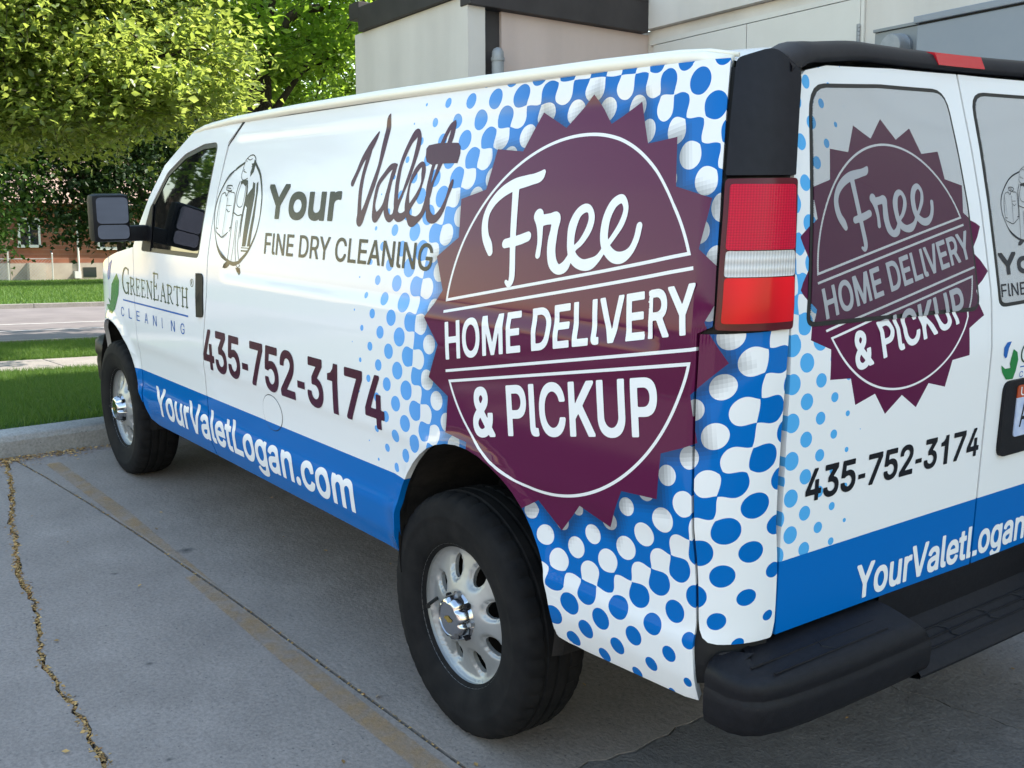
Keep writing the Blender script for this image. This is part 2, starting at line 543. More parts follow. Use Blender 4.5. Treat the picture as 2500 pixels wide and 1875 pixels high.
def wrap_material(name, rear=False, film=False):
    m = mat(name, WHITE, 0.07 if not rear else 0.3, spec=0.22 if not rear else 0.15)
    nt = m.node_tree; X.nt = nt
    u, z = uvsep(nt)
    Mi, C = (inv2(RSEAL_M), RSEAL_C) if rear else (inv2(SEAL_M), SEAL_C)
    du, dz = u - C[0], z - C[1]
    p = du * Mi[0][0] + dz * Mi[0][1]; q = du * Mi[1][0] + dz * Mi[1][1]
    star, ln, sh = seal_masks(p, q, (0.2, 0.132, -0.251, -0.32) if rear else (0.221, 0.149, -0.234, -0.302), shadow=not rear, w=0.0088 if not rear else 0.009)
    # halftone: a field of bumps on a slanted lattice, cut at a level that falls away from the seal
    if rear:
        La, Lb, O = (-0.046, -0.0425), (0.0515, -0.0443), (-0.743, 1.268)
        T = 0.62 + (u + 0.78) * 5.5
        e = (z - 1.42) / 0.13
        T = T - 0.75 * X.m('POWER', 2.718, 0.0 - e * e)
    else:
        La, Lb, O = (-0.0648, -0.0518), (0.0542, -0.0542), (-0.1875, 1.3665)
        T = 2.46 * (hyp(p + 0.06 * p.max(0.0) - 0.06, q + 0.1) - 1.40)
        T = T.max(-1.25)
    I = inv2(((La[0], Lb[0]), (La[1], Lb[1])))
    ou, oz = u - O[0], z - O[1]
    ia, ib = ou * I[0][0] + oz * I[0][1], ou * I[1][0] + oz * I[1][1]
    def cell(s):                      # distance to the nearest lattice point, shifted by s cells
        fa, fb = (ia + 100.5 + s).fract() - 0.5, (ib + 100.5 + s).fract() - 0.5
        return hyp(fa, fb)
    def lobe(d): return 2.0 - 2.0 * X.m('POWER', d / 0.475, 1.25)      # level at which a round dot reaches distance d
    s = ((T + 0.30) / 0.60).clamp(); s = s * s * (3.0 - 2.0 * s)
    dots = (lobe(cell(0.0)) * s - lobe(cell(0.5)) * (1.0 - s)) > T
    if rear:
        col = mixc(nt, dots * (u < 0.0), WHITE, CYAN)
        band = z < 0.822
        col = mixc(nt, band, col, BLUE)
        col = mixc(nt, star, col, MAROON)
        col = mixc(nt, ln * star, col, WHITE)
    else:
        lightness = ((-0.25 - p + 0.15 * q) / 1.25).clamp()
        dcol = mixc(nt, lightness, BLUE, PALE)
        col = mixc(nt, dots * (u > -0.75), WHITE, dcol)
        band = (z < 0.762) * (u < -0.22)
        col = mixc(nt, band, col, BLUE)
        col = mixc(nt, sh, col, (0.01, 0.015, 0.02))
        col = mixc(nt, star, col, MAROON)
        col = mixc(nt, ln * star, col, WHITE)
    if film:
        # printed film punched full of tiny holes over dark glass
        k = 2 * math.pi / 0.0042
        holes = (((u + z) * k).cos() + ((u - z) * k).cos()) > 0.35
        col = mixc(nt, holes * 0.62 + 0.22, col, (0.02, 0.02, 0.026))
        bsdf(m).inputs['Roughness'].default_value = 0.06
        bsdf(m).inputs['Specular IOR Level'].default_value = 0.4
    nt.links.new(col, bsdf(m).inputs['Base Color'])
    # slight waviness of the sheet metal, and dust low on the body
    bump(m, noise(nt, 5.0, 2, 0.4), 0.05, 0.01)
    return m

M = {}
M['wrap'] = wrap_material('printed_wrap_side')
M['wrap_rear'] = wrap_material('printed_wrap_rear', rear=True)
M['film'] = wrap_material('perforated_window_film', rear=True, film=True)
M['white'] = mat('white_paint', WHITE, 0.16, spec=0.35)
M['blue'] = mat('blue_vinyl', BLUE, 0.2)
M['cream'] = mat('drip_rail_paint', srgb(236, 230, 214), 0.35)
M['ink_white'] = mat('white_vinyl', (0.84, 0.84, 0.84, 1), 0.22, spec=0.22)
M['ink_grey'] = mat('film_lettering', (0.36, 0.36, 0.38, 1), 0.22, spec=0.22)
M['ink_black'] = mat('black_vinyl', (0.012, 0.013, 0.016, 1), 0.22, spec=0.22)
M['ink_dim'] = mat('film_black', (0.03, 0.03, 0.036, 1), 0.22, spec=0.22)
M['ink_maroon'] = mat('maroon_vinyl', srgb(70, 24, 50), 0.22, spec=0.22)
M['ink_green'] = mat('green_vinyl', srgb(20, 120, 55), 0.22, spec=0.22)
M['ink_dkgreen'] = mat('dark_green_vinyl', srgb(38, 70, 52), 0.25, spec=0.22)
M['ink_blue'] = mat('logo_blue_vinyl', srgb(20, 92, 170), 0.22, spec=0.22)
M['ink_hair'] = mat('grey_line_vinyl', srgb(120, 122, 128), 0.25, spec=0.22)
M['seam'] = mat('seam_rubber', (0.006, 0.006, 0.007, 1), 0.7)
M['liner'] = vary(mat('wheel_well_liner', rough=0.9, spec=0.2), (0.012, 0.011, 0.011), (0.035, 0.03, 0.027), 9, bs=0.3)
M['under'] = vary(mat('underbody', rough=0.85, spec=0.2), (0.008, 0.008, 0.008), (0.03, 0.026, 0.022), 6)
M['black'] = vary(mat('black_textured_plastic', rough=0.55, spec=0.22), (0.006, 0.006, 0.008), (0.011, 0.011, 0.014), 60, bs=0.25, bd=0.002)
M['cap'] = vary(mat('black_pillar_trim', rough=0.5, spec=0.22), (0.007, 0.007, 0.011), (0.011, 0.011, 0.016), 40, bs=0.1, bd=0.001)
M['gasket'] = mat('window_gasket', (0.01, 0.01, 0.01, 1), 0.45)
M['glass'] = mat('dark_glass', (0.004, 0.005, 0.006, 1), 0.02, spec=0.8)
bsdf(M['glass']).inputs['IOR'].default_value = 1.75
M['mirror'] = mat('mirror_glass', (0.085, 0.115, 0.175, 1), 0.03, metal=1.0)
M['rubber'] = vary(mat('tyre_rubber', rough=0.8, spec=0.15), (0.007, 0.007, 0.008), (0.017, 0.016, 0.016), 14, bs=0.2, bd=0.002)
M['rim'] = vary(mat('silver_wheel_paint', rough=0.42, metal=0.5, spec=0.4), (0.33, 0.335, 0.335), (0.43, 0.435, 0.43), 7)
M['chrome'] = mat('chrome', (0.55, 0.55, 0.57, 1), 0.16, metal=1.0)
M['steel'] = mat('dull_steel', (0.35, 0.35, 0.36, 1), 0.4, metal=0.8)
M['gold'] = mat('gold_emblem', (0.55, 0.38, 0.1, 1), 0.3, metal=0.8)
M['hole'] = mat('dark_void', (0.005, 0.005, 0.005, 1), 0.9, spec=0.1)

def lens_mat(name, base, su, sz, strength):
    m = mat(name, base, 0.16, spec=0.16, coat=0.06)
    nt = m.node_tree; X.nt = nt
    u, z = uvsep(nt)
    f = ((u * (2 * math.pi / su)).cos() + (z * (2 * math.pi / sz)).cos())
    nt.links.new(mixc(nt, (f * 0.25 + 0.5).clamp(), tuple(c * 0.75 for c in base[:3]), tuple(min(1, c * 1.25) for c in base[:3])), bsdf(m).inputs['Base Color'])
    bump(m, f.v, strength, 0.004)
    return m
M['red_lens'] = lens_mat('red_lens', (0.50, 0.003, 0.030, 1), 0.0055, 0.0055, 0.10)
M['red_smooth'] = lens_mat('red_lens_smooth', (0.66, 0.004, 0.012, 1), 0.09, 0.3, 0.03)
M['clear_lens'] = lens_mat('clear_lens', (0.62, 0.6, 0.58, 1), 0.006, 0.02, 0.4)
M['lamp_rim'] = mat('lamp_housing', (0.085, 0.002, 0.010, 1), 0.2, spec=0.3)

# ------------------------------------------------------------------ body surfaces (lot frame, z measured along the raked body)
RAKE = 0.0274
_zt = np.arange(0.30, 2.20, 0.004)
_W = np.interp(_zt, [.30, .46, .50, .56, .645, .66, .68, .80, .87, .90, 1.0, 1.2, 1.35, 1.5, 1.65, 1.8, 1.9, 1.98, 2.2],
               [.90, .950, .968, .988, .998, .996, .989, .991, .997, 1.004, 1.006, 1.002, .992, .972, .948, .92, .898, .878, .82])
_k = np.exp(-0.5 * (np.arange(-12, 13) * 0.004 / 0.011) ** 2); _k /= _k.sum()
_Ws = np.convolve(np.pad(_W, 12, mode='edge'), _k, mode='valid')
def Wz(z): return float(np.interp(z, _zt, _Ws))
_ZC, _XC = [.3, 1.25, 1.4, 1.6, 1.8, 1.95, 2.1], [1.07, 1.07, 1.062, 1.04, 1.012, .99, .965]
_Z0, _X0 = [.3, .64, 1.23, 1.364, 1.48, 1.6, 1.73, 1.85, 1.95, 2.1], [1.062, 1.064, 1.067, 1.052, 1.026, .998, .962, .924, .893, .85]
_cx = np.convolve(np.pad(np.interp(_zt, _ZC, _XC), 12, mode='edge'), _k, mode='valid')
_c0 = np.convolve(np.pad(np.interp(_zt, _Z0, _X0), 12, mode='edge'), _k, mode='valid')
def xcorner(z): return float(np.interp(z, _zt, _cx))
def xrear(y, z):
    k = min(1, max(0, 1 - (y / 0.80) ** 2)); c = xcorner(z)
    return c + (float(np.interp(z, _zt, _c0)) - c) * k
def sm(t):
    t = min(1, max(0, t)); return t * t * (3 - 2 * t)
US, AX, AY, LA = 0.965, 0.105, 0.165, 0.215
UE = US + LA + 0.022
ARCH_R, ARCH_F = (0.093, 0.53, 0.405), (-3.36, 0.54, 0.44)

def taper(x): return 0.30 * max(0.0, (-3.2 - x)) ** 2.2
def Fside(u, z):
    w = Wz(z)
    if u <= US:
        x = u + (xcorner(z) - AX - US) * sm((u - 0.55) / (US - 0.55))
        y = w - taper(x)
        for cx, cz, R in (ARCH_R, ARCH_F):
            r = math.hypot(u - cx, z - cz)
            y += 0.013 * math.exp(-((r - R) / 0.028) ** 2)
        y -= 0.008 * sm((z - 1.285) / 0.05) * sm((1.885 - z) / 0.05) * sm((u + 1.74) / 0.05) * sm((0.86 - u) / 0.05)
        return (x, -y, z + RAKE * x)
    v = u - US
    if v <= LA:
        t = v / LA * math.pi / 2
        x = xcorner(z) - AX + AX * math.sin(t); y = -(w - AY) - AY * math.cos(t)
    else:
        x = xcorner(z); y = -(w - AY) + (v - LA)
    return (x, y, z + RAKE * x)
def Fside_r(u, z):
    x, y, q = Fside(u, z); return (x, -y, q)
def Frear(y, z):
    x = xrear(y, z); return (x, y, z + RAKE * x)
def B(x, y, z): return (x, y, z + RAKE * x)

# ------------------------------------------------------------------ the van
van = empty('delivery_van', 'white cargo van wrapped with a maroon FREE HOME DELIVERY seal and blue dots', 'van', mw=G)

def arc(cx, cz, R, a0, a1, n=22): return [(cx + R * math.cos(rad(a0 + (a1 - a0) * i / n)), cz + R * math.sin(rad(a0 + (a1 - a0) * i / n))) for i in range(n + 1)]
SEAM_D = [(-1.962, .49), (-1.962, .52), (-1.982, .80), (-1.946, 1.022), (-1.893, 1.214), (-1.886, 1.408), (-1.84, 1.665), (-1.78, 1.853), (-1.66, 1.925)]
g_ = 0.005
rear_arch = arc(*ARCH_R, 173, -4) + [(.505, .49), (.53, .478)]
cargo = [(x + g_, z) for x, z in SEAM_D] + [(0.0, 1.928), (1.020, 1.915), (1.022, 1.362), (.980, 1.345), (.982, 1.22), (1.006, .70), (1.006, .505), (.60, .478)] + rear_arch[::-1] + [(-.325, .54), (-.335, .49)]
side_l = lay('side_panel', tess([cargo]), Fside, M['wrap'], van, 0.08, 0.0125, flange=0.022)
cargo_r = [(x, z) for x, z in cargo]
M['plain'] = mat('white_paint_blue_sill', WHITE, 0.16, spec=0.3)
X.nt = M['plain'].node_tree
_u, _z = uvsep(X.nt)
X.nt.links.new(mixc(X.nt, (_z < 0.762) * (_u < -0.22), WHITE, BLUE), bsdf(M['plain']).inputs['Base Color'])
side_r = lay('side_panel', tess([cargo_r]), Fside_r, M['plain'], van, 0.12, 0.05, flange=0.022, flip=True)

door_out = [(-2.895, .80), (-2.892, .585), (-2.868, .505), (-2.764, .486)] + [(x - g_ - .010 * sm((z - 1.72) / .12), z) for x, z in SEAM_D] + [(-1.95, 1.937), (-2.12, 1.930), (-2.24, 1.912), (-2.36, 1.862), (-2.56, 1.775), (-2.74, 1.625), (-2.885, 1.46), (-2.925, 1.385), (-2.905, 1.27)]
win = rounded([(-2.0, 1.368), (-1.902, 1.858), (-2.08, 1.855), (-2.30, 1.820), (-2.51, 1.742), (-2.70, 1.585), (-2.775, 1.455), (-2.79, 1.368)], [.03, .05, .02, .02, .02, .02, .02, .02], 4)
front_arch = arc(ARCH_F[0], ARCH_F[1], ARCH_F[2], 180, 24, 20) + [(-2.935, .66), (-2.9, .592)]
fender_out = [(-2.905, .80), (-2.902, .592)] + front_arch[::-1] + [(-3.82, .54), (-4.13, .60), (-4.20, .85), (-4.18, 1.02), (-4.05, 1.13), (-3.8, 1.22), (-3.5, 1.29), (-3.2, 1.345), (-2.98, 1.375), (-2.933, 1.382), (-2.913, 1.27)]
doors = []
for F, fl, wm in ((Fside, False, 'wrap'), (Fside_r, True, 'plain')):
    d = lay('front_door', tess([door_out, win]), F, M[wm], van, 0.1, 0.04, flange=0.022, flip=fl)
    lay('window_seal', tess([inset(win, 0.001), inset(win, 0.020)]), F, M['gasket'], d, 0.15, 0.06, off=-0.004, flange=0.006, flip=fl)
    gl = lay('window_glass', tess([inset(win, 0.018)]), F, M['glass'], d, 0.15, 0.06, off=-0.007, flip=fl)
    # black sail the mirror is bolted to
    sail = rounded([(-2.655, 1.372), (-2.665, 1.60), (-2.70, 1.585), (-2.775, 1.455), (-2.79, 1.372)], .01, 3)
    lay('mirror_sail', tess([sail]), F, M['black'], d, 0.15, 0.08, off=0.001, flange=0.005, flip=fl)
    hz = rounded([(-2.012, 1.115), (-1.932, 1.115), (-1.930, 1.305), (-2.015, 1.305)], .03, 4)
    lay('door_handle', tess([hz]), F, M['black'], d, 0.04, 0.05, off=lambda u, z: 0.004 + 0.012 * math.exp(-((u + 1.985) / .02) ** 2), flange=0.01, flip=fl)
    lay('fender', tess([fender_out]), F, M[wm], van, 0.08, 0.04, flange=0.022, flip=fl)
    # dark shell that shows through the seams
    inner = [(-2.88, .50), (-.36, .50)] + arc(ARCH_R[0], ARCH_R[1], .43, 176, -2, 16) + [(.56, .50), (UE - .01, .56), (UE - .01, 1.90), (-1.6, 1.90), (-1.85, 1.88), (-1.95, 1.36), (-2.88, 1.36)]
    lay('inner_shell', tess([inner]), F, M['seam'], van, 0.1, 0.06, off=-0.011, flip=fl)
    lay('weather_strip', tess([[(-1.672, 1.924), (-1.652, 1.924), (-1.772, 1.845), (-1.788, 1.835)]]), F, M['seam'], d, 0.05, 0.03, off=0.003, flange=0.004, flip=fl)
    doors.append(d)
door_l, door_r = doors

# fuel flap: a round cut in the skin, and its spring-loaded hinge
fc = (-1.262, .805)
ring = [(fc[0] + .092 * math.cos(t), fc[1] + .073 * math.sin(t)) for t in np.linspace(0, 2 * math.pi, 41)[:-1]]
ff = lay('fuel_flap', tess([inset(ring, 0.003)]), Fside, M['wrap'], van, 0.05, 0.03, off=0.0018, flange=0.004)
lay('flap_gap', tess([ring, inset(ring, 0.0035)]), Fside, M['seam'], ff, 0.05, 0.03, off=0.0009)

# rear corners: printed panel, lamp, black pillar cap
for F, fl, wm in ((Fside, False, 'wrap'), (Fside_r, True, 'white')):
    cp = rounded([(1.016, .655), (UE - .003, .645), (UE - .003, 1.350), (.990, 1.345), (.990, 1.22)], [.05, .01, .004, .004, .0], 4)
    lay('corner_panel', tess([cp]), F, M[wm], van, 0.02, 0.04, flange=0.02, flip=fl)
    cap = rounded([(1.030, 1.672), (1.180, 1.672), (1.176, 1.875), (1.165, 1.897), (1.11, 1.936), (1.034, 1.912)], [.004, .004, .01, .01, .02, .012], 4)
    lay('pillar_cap', tess([cap]), F, M['cap'], van, 0.02, 0.03, off=0.006, flange=0.02, flip=fl)
    lb = rounded([(1.028, 1.355), (UE - .003, 1.350), (1.182, 1.666), (1.030, 1.664)], .010, 4)
    lamp = lay('tail_lamp', tess([lb]), F, M['lamp_rim'], van, 0.02, 0.04, off=0.010, flange=0.035, flip=fl)
    for nm, a, b, mm in (('brake_lens', 1.518, 1.652, 'red_lens'), ('reverse_lens', 1.463, 1.516, 'clear_lens'), ('turn_lens', 1.368, 1.461, 'red_smooth')):
        ru = lambda z: 1.190 - (z - 1.36) * .062
        q = rounded([(1.040, a), (ru(a), a), (ru(b), b), (1.041, b)], .007, 3)
        lay(nm, tess([q]), F, M[mm], lamp, 0.02, 0.03, off=0.0165, flange=0.008, flip=fl)

# rear doors
dl = [(-.801, .648), (-.801, 1.35), (-.79, 1.56), (-.776, 1.66), (-.752, 1.80), (-.733, 1.865), (-.69, 1.897), (-.60, 1.913), (-.30, 1.926), (-.004, 1.929), (-.004, .637)]
wl = rounded([(-.742, 1.346), (-.045, 1.330), (-.045, 1.60), (-.056, 1.890), (-.36, 1.888), (-.675, 1.872)], [.03, .035, .02, .06, .02, .07], 5)
rdoors = []
for s in (1, -1):
    o = [(a * s, b) for a, b in dl]; w = [(a * s, b) for a, b in wl]
    def dip(u, z, w=wl, s=s):     # pressed-in surround of the window
        a = abs(u); k = sm((a - .02) / .03) * sm((.775 - a) / .03) * sm((z - 1.31) / .03) * sm((1.91 - z) / .03)
        return -0.008 * k
    d = lay('rear_door', tess([o, w]), Frear, M['wrap_rear'], van, 0.03, 0.03, off=dip, flange=0.022)
    lay('window_gasket', tess([inset(w, 0.0005), inset(w, 0.011)]), Frear, M['gasket'], d, 0.1, 0.05, off=-0.0065, flange=0.006)
    lay('window_film', tess([inset(w, 0.0105)]), Frear, M['film'], d, 0.06, 0.04, off=-0.0045, flange=0.003)
    rdoors.append(d)
mk('door_jamb', [B(xrear(a, b) - .03, a, b) for a, b in dl] + [B(xrear(a, b) - .03, -a, b) for a, b in dl], [tuple(range(11)), tuple(range(11, 22))], M['seam'], van)
rdoor_l, rdoor_r = rdoors

# roof, windscreen, bonnet: lofted between the two side edges
def loft(name, st, m, parent, crown, bulge, ns=28, flange=None, ex=2.6):
    V, Fc = [], []
    for (x, yh, z, *bl) in st:
        bg_ = bl[0] if bl else bulge
        for j in range(ns + 1):
            s = -1 + 2 * j / ns
            s = math.copysign(abs(s) ** 0.8, s)
            k = 1 - abs(s) ** ex
            V.append(B(x - bg_ * (1 - s * s), s * yh, z + crown * k))
    for i in range(len(st) - 1):
        for j in range(ns): Fc.append((i * (ns + 1) + j, i * (ns + 1) + j + 1, (i + 1) * (ns + 1) + j + 1, (i + 1) * (ns + 1) + j))
    return mk(name, V, Fc, m, parent, smooth=True)
ER = [(.935, .80, 1.900, .115), (.90, .838, 1.916, .095), (.84, .862, 1.928, .05), (.76, .872, 1.933), (.5, .884, 1.938), (0, .887, 1.944), (-.6, .887, 1.948), (-1.2, .886, 1.947), (-1.8, .884, 1.940), (-2.1, .88, 1.928), (-2.24, .878, 1.910)]
roof = loft('roof', ER, M['white'], van, .062, 0.0)
EW = [(-2.24, Wz(1.905) - .01, 1.910), (-2.36, Wz(1.862) - .012, 1.862), (-2.56, Wz(1.775) - .012, 1.775), (-2.74, Wz(1.625) - .012, 1.625), (-2.885, Wz(1.46) - .012, 1.46), (-2.95, Wz(1.375) - .014, 1.375)]
loft('windscreen', [(x - .005, y, z) for x, y, z in EW], M['glass'], van, .03, .20)
EH = [(-2.94, .975, 1.378), (-3.2, .985, 1.345), (-3.5, .965, 1.29), (-3.8, .895, 1.22), (-4.05, .79, 1.13), (-4.18, .70, 1.02)]
loft('bonnet', [(x, y - .006, z - .002) for x, y, z in EH], M['white'], van, .075, .10)
for s in (-1, 1):
    rail = MB()
    pts = [B(x, s * (y + .004), z - .004) for x, y, z, *_ in ER[1:]]
    rail.tube(pts, .015, 8)
    rail.tube([B(x, s * (y - .016), z + .012) for x, y, z, *_ in ER[1:]], .006, 6)
    rail.build('drip_rail', M['cream'], van, smooth=True)

# black trim over the rear doors with the high brake lamp
vis = []
V, Fc = [], []
NS = 40
for j in range(NS + 1):
    y = -.775 + 1.55 * j / NS
    a = abs(y)
    zd = 1.936 - .022 * sm((a - .40) / .30) - .030 * sm((a - .66) / .12)
    xx = xrear(y, zd)
    zr = 1.908 + .062 * (1 - (a / .86) ** 2.6)
    prof = [(xx - .02, zd), (xx + .010, zd + .002), (xx + .012, zd + .012), (xx - .004, zd + .036), (xx - .030, max(zr + .006, zd + .048)), (xx - .075, max(zr + .010, zd + .052)), (.83, zr + .002)]
    for q in prof: V.append(B(q[0], y, q[1]))
n = 7
for j in range(NS):
    for k in range(n - 1): Fc.append((j * n + k, (j + 1) * n + k, (j + 1) * n + k + 1, j * n + k + 1))
visor = mk('rear_visor', V, Fc, M['cap'], van, smooth=True)
V, Fc = [], []
for j in range(13):
    y = -.105 + .21 * j / 12
    zd = 1.936; xx = xrear(y, zd); zr = 1.97
    for q in ((xx - .03, zd + .008), (xx + .015, zd + .010), (xx + .0, zd + .042), (xx - .05, zr + .016)): V.append(B(q[0], y, q[1]))
for j in range(12):
    for k in range(3): Fc.append((j * 4 + k, (j + 1) * 4 + k, (j + 1) * 4 + k + 1, j * 4 + k + 1))
Fc += [(0, 1, 2, 3), (51, 50, 49, 48)]
mk('brake_lamp', V, Fc, mat('brake_lamp_red', (0.5, 0.01, 0.02, 1), 0.15, spec=0.6), visor)

# ---- rear bumper
bmp = MB()
path = [(1.012, -.958), (1.028, -.982), (1.095, -.985), (1.135, -.972), (1.163, -.938), (1.178, -.88), (1.186, -.80), (1.190, -.68), (1.192, -.56), (1.192, -.50), (1.191, -.43), (1.191, -.37)]
sec = [(-.16, .632), (-.10, .626), (-.03, .610), (-.012, .603), (-.002, .590), (0, .574), (-.004, .562), (-.004, .557), (.001, .552), (.002, .535), (.000, .498), (-.010, .476), (-.035, .466), (-.16, .463)]
def bump_block(s):
    V, Fc = [], []
    for i, (x, y) in enumerate(path):
        a = Vector(path[max(i - 1, 0)]); b = Vector(path[min(i + 1, len(path) - 1)])
        t = (b - a).normalized(); nrm = Vector((t.y, -t.x))     # outward: +x at the rear face, -y on the flank
        for d, z in sec:
            dd = d if i > 4 else d * (.22 + .78 * i / 4)
            yy_ = (y + nrm.y * dd) if i < len(path) - 1 else (-.405 if z > .60 else -.39 if z > .57 else -.365)
            V.append(B(x + nrm.x * dd, s * yy_, z))
    m_ = len(sec)
    for i in range(len(path) - 1):
        for k in range(m_ - 1): Fc.append((i * m_ + k, i * m_ + k + 1, (i + 1) * m_ + k + 1, (i + 1) * m_ + k))
    Fc += [tuple(range(m_)), tuple(range((len(path) - 1) * m_, len(path) * m_))[::-1]]
    bmp.add(V, Fc)
bump_block(1); bump_block(-1)
V, Fc = [], []
csec = [(1.06, .640), (1.058, .545), (1.075, .532), (1.165, .492), (1.186, .482), (1.193, .474), (1.191, .466), (1.17, .460), (1.05, .458)]
for i in range(9):
    y = -.40 + .80 * i / 8
    for x, z in csec: V.append(B(x + .004 * (1 - (y / .4) ** 2), y, z))
for i in range(8):
    for k in range(8): Fc.append((i * 9 + k, i * 9 + k + 1, (i + 1) * 9 + k + 1, (i + 1) * 9 + k))
bmp.add(V, Fc)
bumper = bmp.build('rear_bumper', M['black'], van, auto=50)
def ridge(pts, name='grip_ridge'):
    MB().tube([B(*p) for p in pts], 0.003, 5).build(name, M['black'], bumper)
for s in (1, -1):
    zz = lambda x: .632 - (x - 1.03) * .16
    ridge([(1.155, s * y, zz(1.155) + .001) for y in np.linspace(-.90, -.50, 8)])
    ridge([(1.115, s * y, zz(1.115) + .001) for y in np.linspace(-.93, -.50, 8)])
    ridge([(1.085, s * -.72, zz(1.085)), (1.105, s * -.70, zz(1.105)), (1.13, s * -.71, zz(1.13)), (1.150, s * -.69, zz(1.15))])
cz = lambda x: .534 - (x - 1.075) * .44
for xx in (1.10, 1.125, 1.15): ridge([(xx, y, cz(xx) + .001) for y in np.linspace(-.34, .34, 6)])
for yy in (-.18, 0, .18): ridge([(1.10, yy - .02, cz(1.10) + .001), (1.115, yy, cz(1.115) + .001), (1.135, yy, cz(1.135) + .001), (1.15, yy + .02, cz(1.15) + .001)])

# ---- front bumper, grille, headlamps (mostly out of sight from behind)
fb = MB()
V, Fc = [], []
fp = [(-3.84, -.925), (-3.95, -.93), (-4.08, -.90), (-4.2, -.82), (-4.29, -.66), (-4.33, -.4), (-4.345, 0), (-4.33, .4), (-4.29, .66), (-4.2, .82), (-4.08, .90), (-3.95, .93), (-3.84, .925)]
fs = [(-.10, .80), (-.02, .80), (.005, .78), (.01, .72), (-.004, .70), (.004, .66), (0, .56), (-.04, .50), (-.14, .48)]
for i, (x, y) in enumerate(fp):
    a = Vector(fp[max(i - 1, 0)]); b = Vector(fp[min(i + 1, len(fp) - 1)]); t = (b - a).normalized(); nrm = Vector((t.y, -t.x)) * -1
    if nrm.dot(Vector((x + 3.6, y))) < 0: nrm = -nrm
    for d, z in fs: V.append(B(x + nrm.x * d, y + nrm.y * d, z))
for i in range(len(fp) - 1):
    for k in range(8): Fc.append((i * 9 + k, i * 9 + k + 1, (i + 1) * 9 + k + 1, (i + 1) * 9 + k))
fb.add(V, Fc + [tuple(range(9)), tuple(range(len(V) - 9, len(V)))[::-1]])
fb.build('front_bumper', M['black'], van, auto=50)
gr = MB()
for k in range(5): gr.box(-4.27, -4.20, -.42, .42, .72 + k * .055 + .02 - .115, .745 + k * .055 + .02 - .115, bev=.006)
gr.box(-4.22, -4.15, -.74, .74, .62, 1.0)
gr.build('grille', M['black'], van)
for s in (-1, 1):
    h = MB(); h.box(-4.26, -4.14, min(s * .44, s * .70), max(s * .44, s * .70), .70, .90, bev=.03); h.build('headlamp', M['clear_lens'] if False else M['chrome'], van, auto=40)

# ---- wheel wells, underbody, axles
for s in (1, -1):
    for (cx, czz, R), nm in ((ARCH_R, 'wheel_well'), (ARCH_F, 'wheel_well')):
        V, Fc = [], []
        ang = np.linspace(-14, 194, 27)
        for a in ang:
            for yy in (.985, .955, .60):
                yq = yy - taper(cx) - (0.02 if cx < -3 else 0)
                rr = R + (0.012 if yy < .97 else 0.002)
                V.append(B(cx + rr * math.cos(rad(a)), -s * yq, czz + rr * math.sin(rad(a))))
        for i in range(len(ang) - 1):
            for k in range(2): Fc.append((i * 3 + k, i * 3 + k + 1, i * 3 + k + 4, i * 3 + k + 3))
        Fc.append(tuple(i * 3 + 2 for i in range(len(ang))))
        mk(nm, V, Fc, M['liner'], van, smooth=False)
ub = MB()
ub.add([B(x, y, z) for x in (-2.80, -.42) for y in (-.90, .90) for z in (.46, .505)], [(0, 1, 3, 2), (4, 6, 7, 5), (0, 4, 5, 1), (2, 3, 7, 6), (0, 2, 6, 4), (1, 5, 7, 3)])
ub.add([B(x, y, z) for x in (-4.1, 1.0) for y in (-.55, .55) for z in (.40, .52)], [(0, 1, 3, 2), (4, 6, 7, 5), (0, 4, 5, 1), (2, 3, 7, 6), (0, 2, 6, 4), (1, 5, 7, 3)])
ub.add([B(x, y, z) for x in (.60, 1.00) for y in (-.80, .80) for z in (.50, .53)], [(0, 1, 3, 2), (4, 6, 7, 5), (0, 4, 5, 1), (2, 3, 7, 6), (0, 2, 6, 4), (1, 5, 7, 3)])
ub.build('underbody', M['under'], van)
ax = MB(); ax.tube([(0, -.78, .375), (0, .78, .375)], .05, 12); ax.tube([(-.02, -.1, .375), (-.02, .1, .375)], [.13, .13], 12); ax.build('rear_axle', M['under'], van)
for s in (-1, 1):
    sp = MB()
    for k in range(3): sp.tube([(-.62 + k * .12, s * .62, .47 + .01 * k), (0, s * .62, .335 - .012 * k), (.62 - k * .12, s * .62, .49 + .01 * k)], .014, 6)
    sp.build('leaf_spring', M['under'], van)

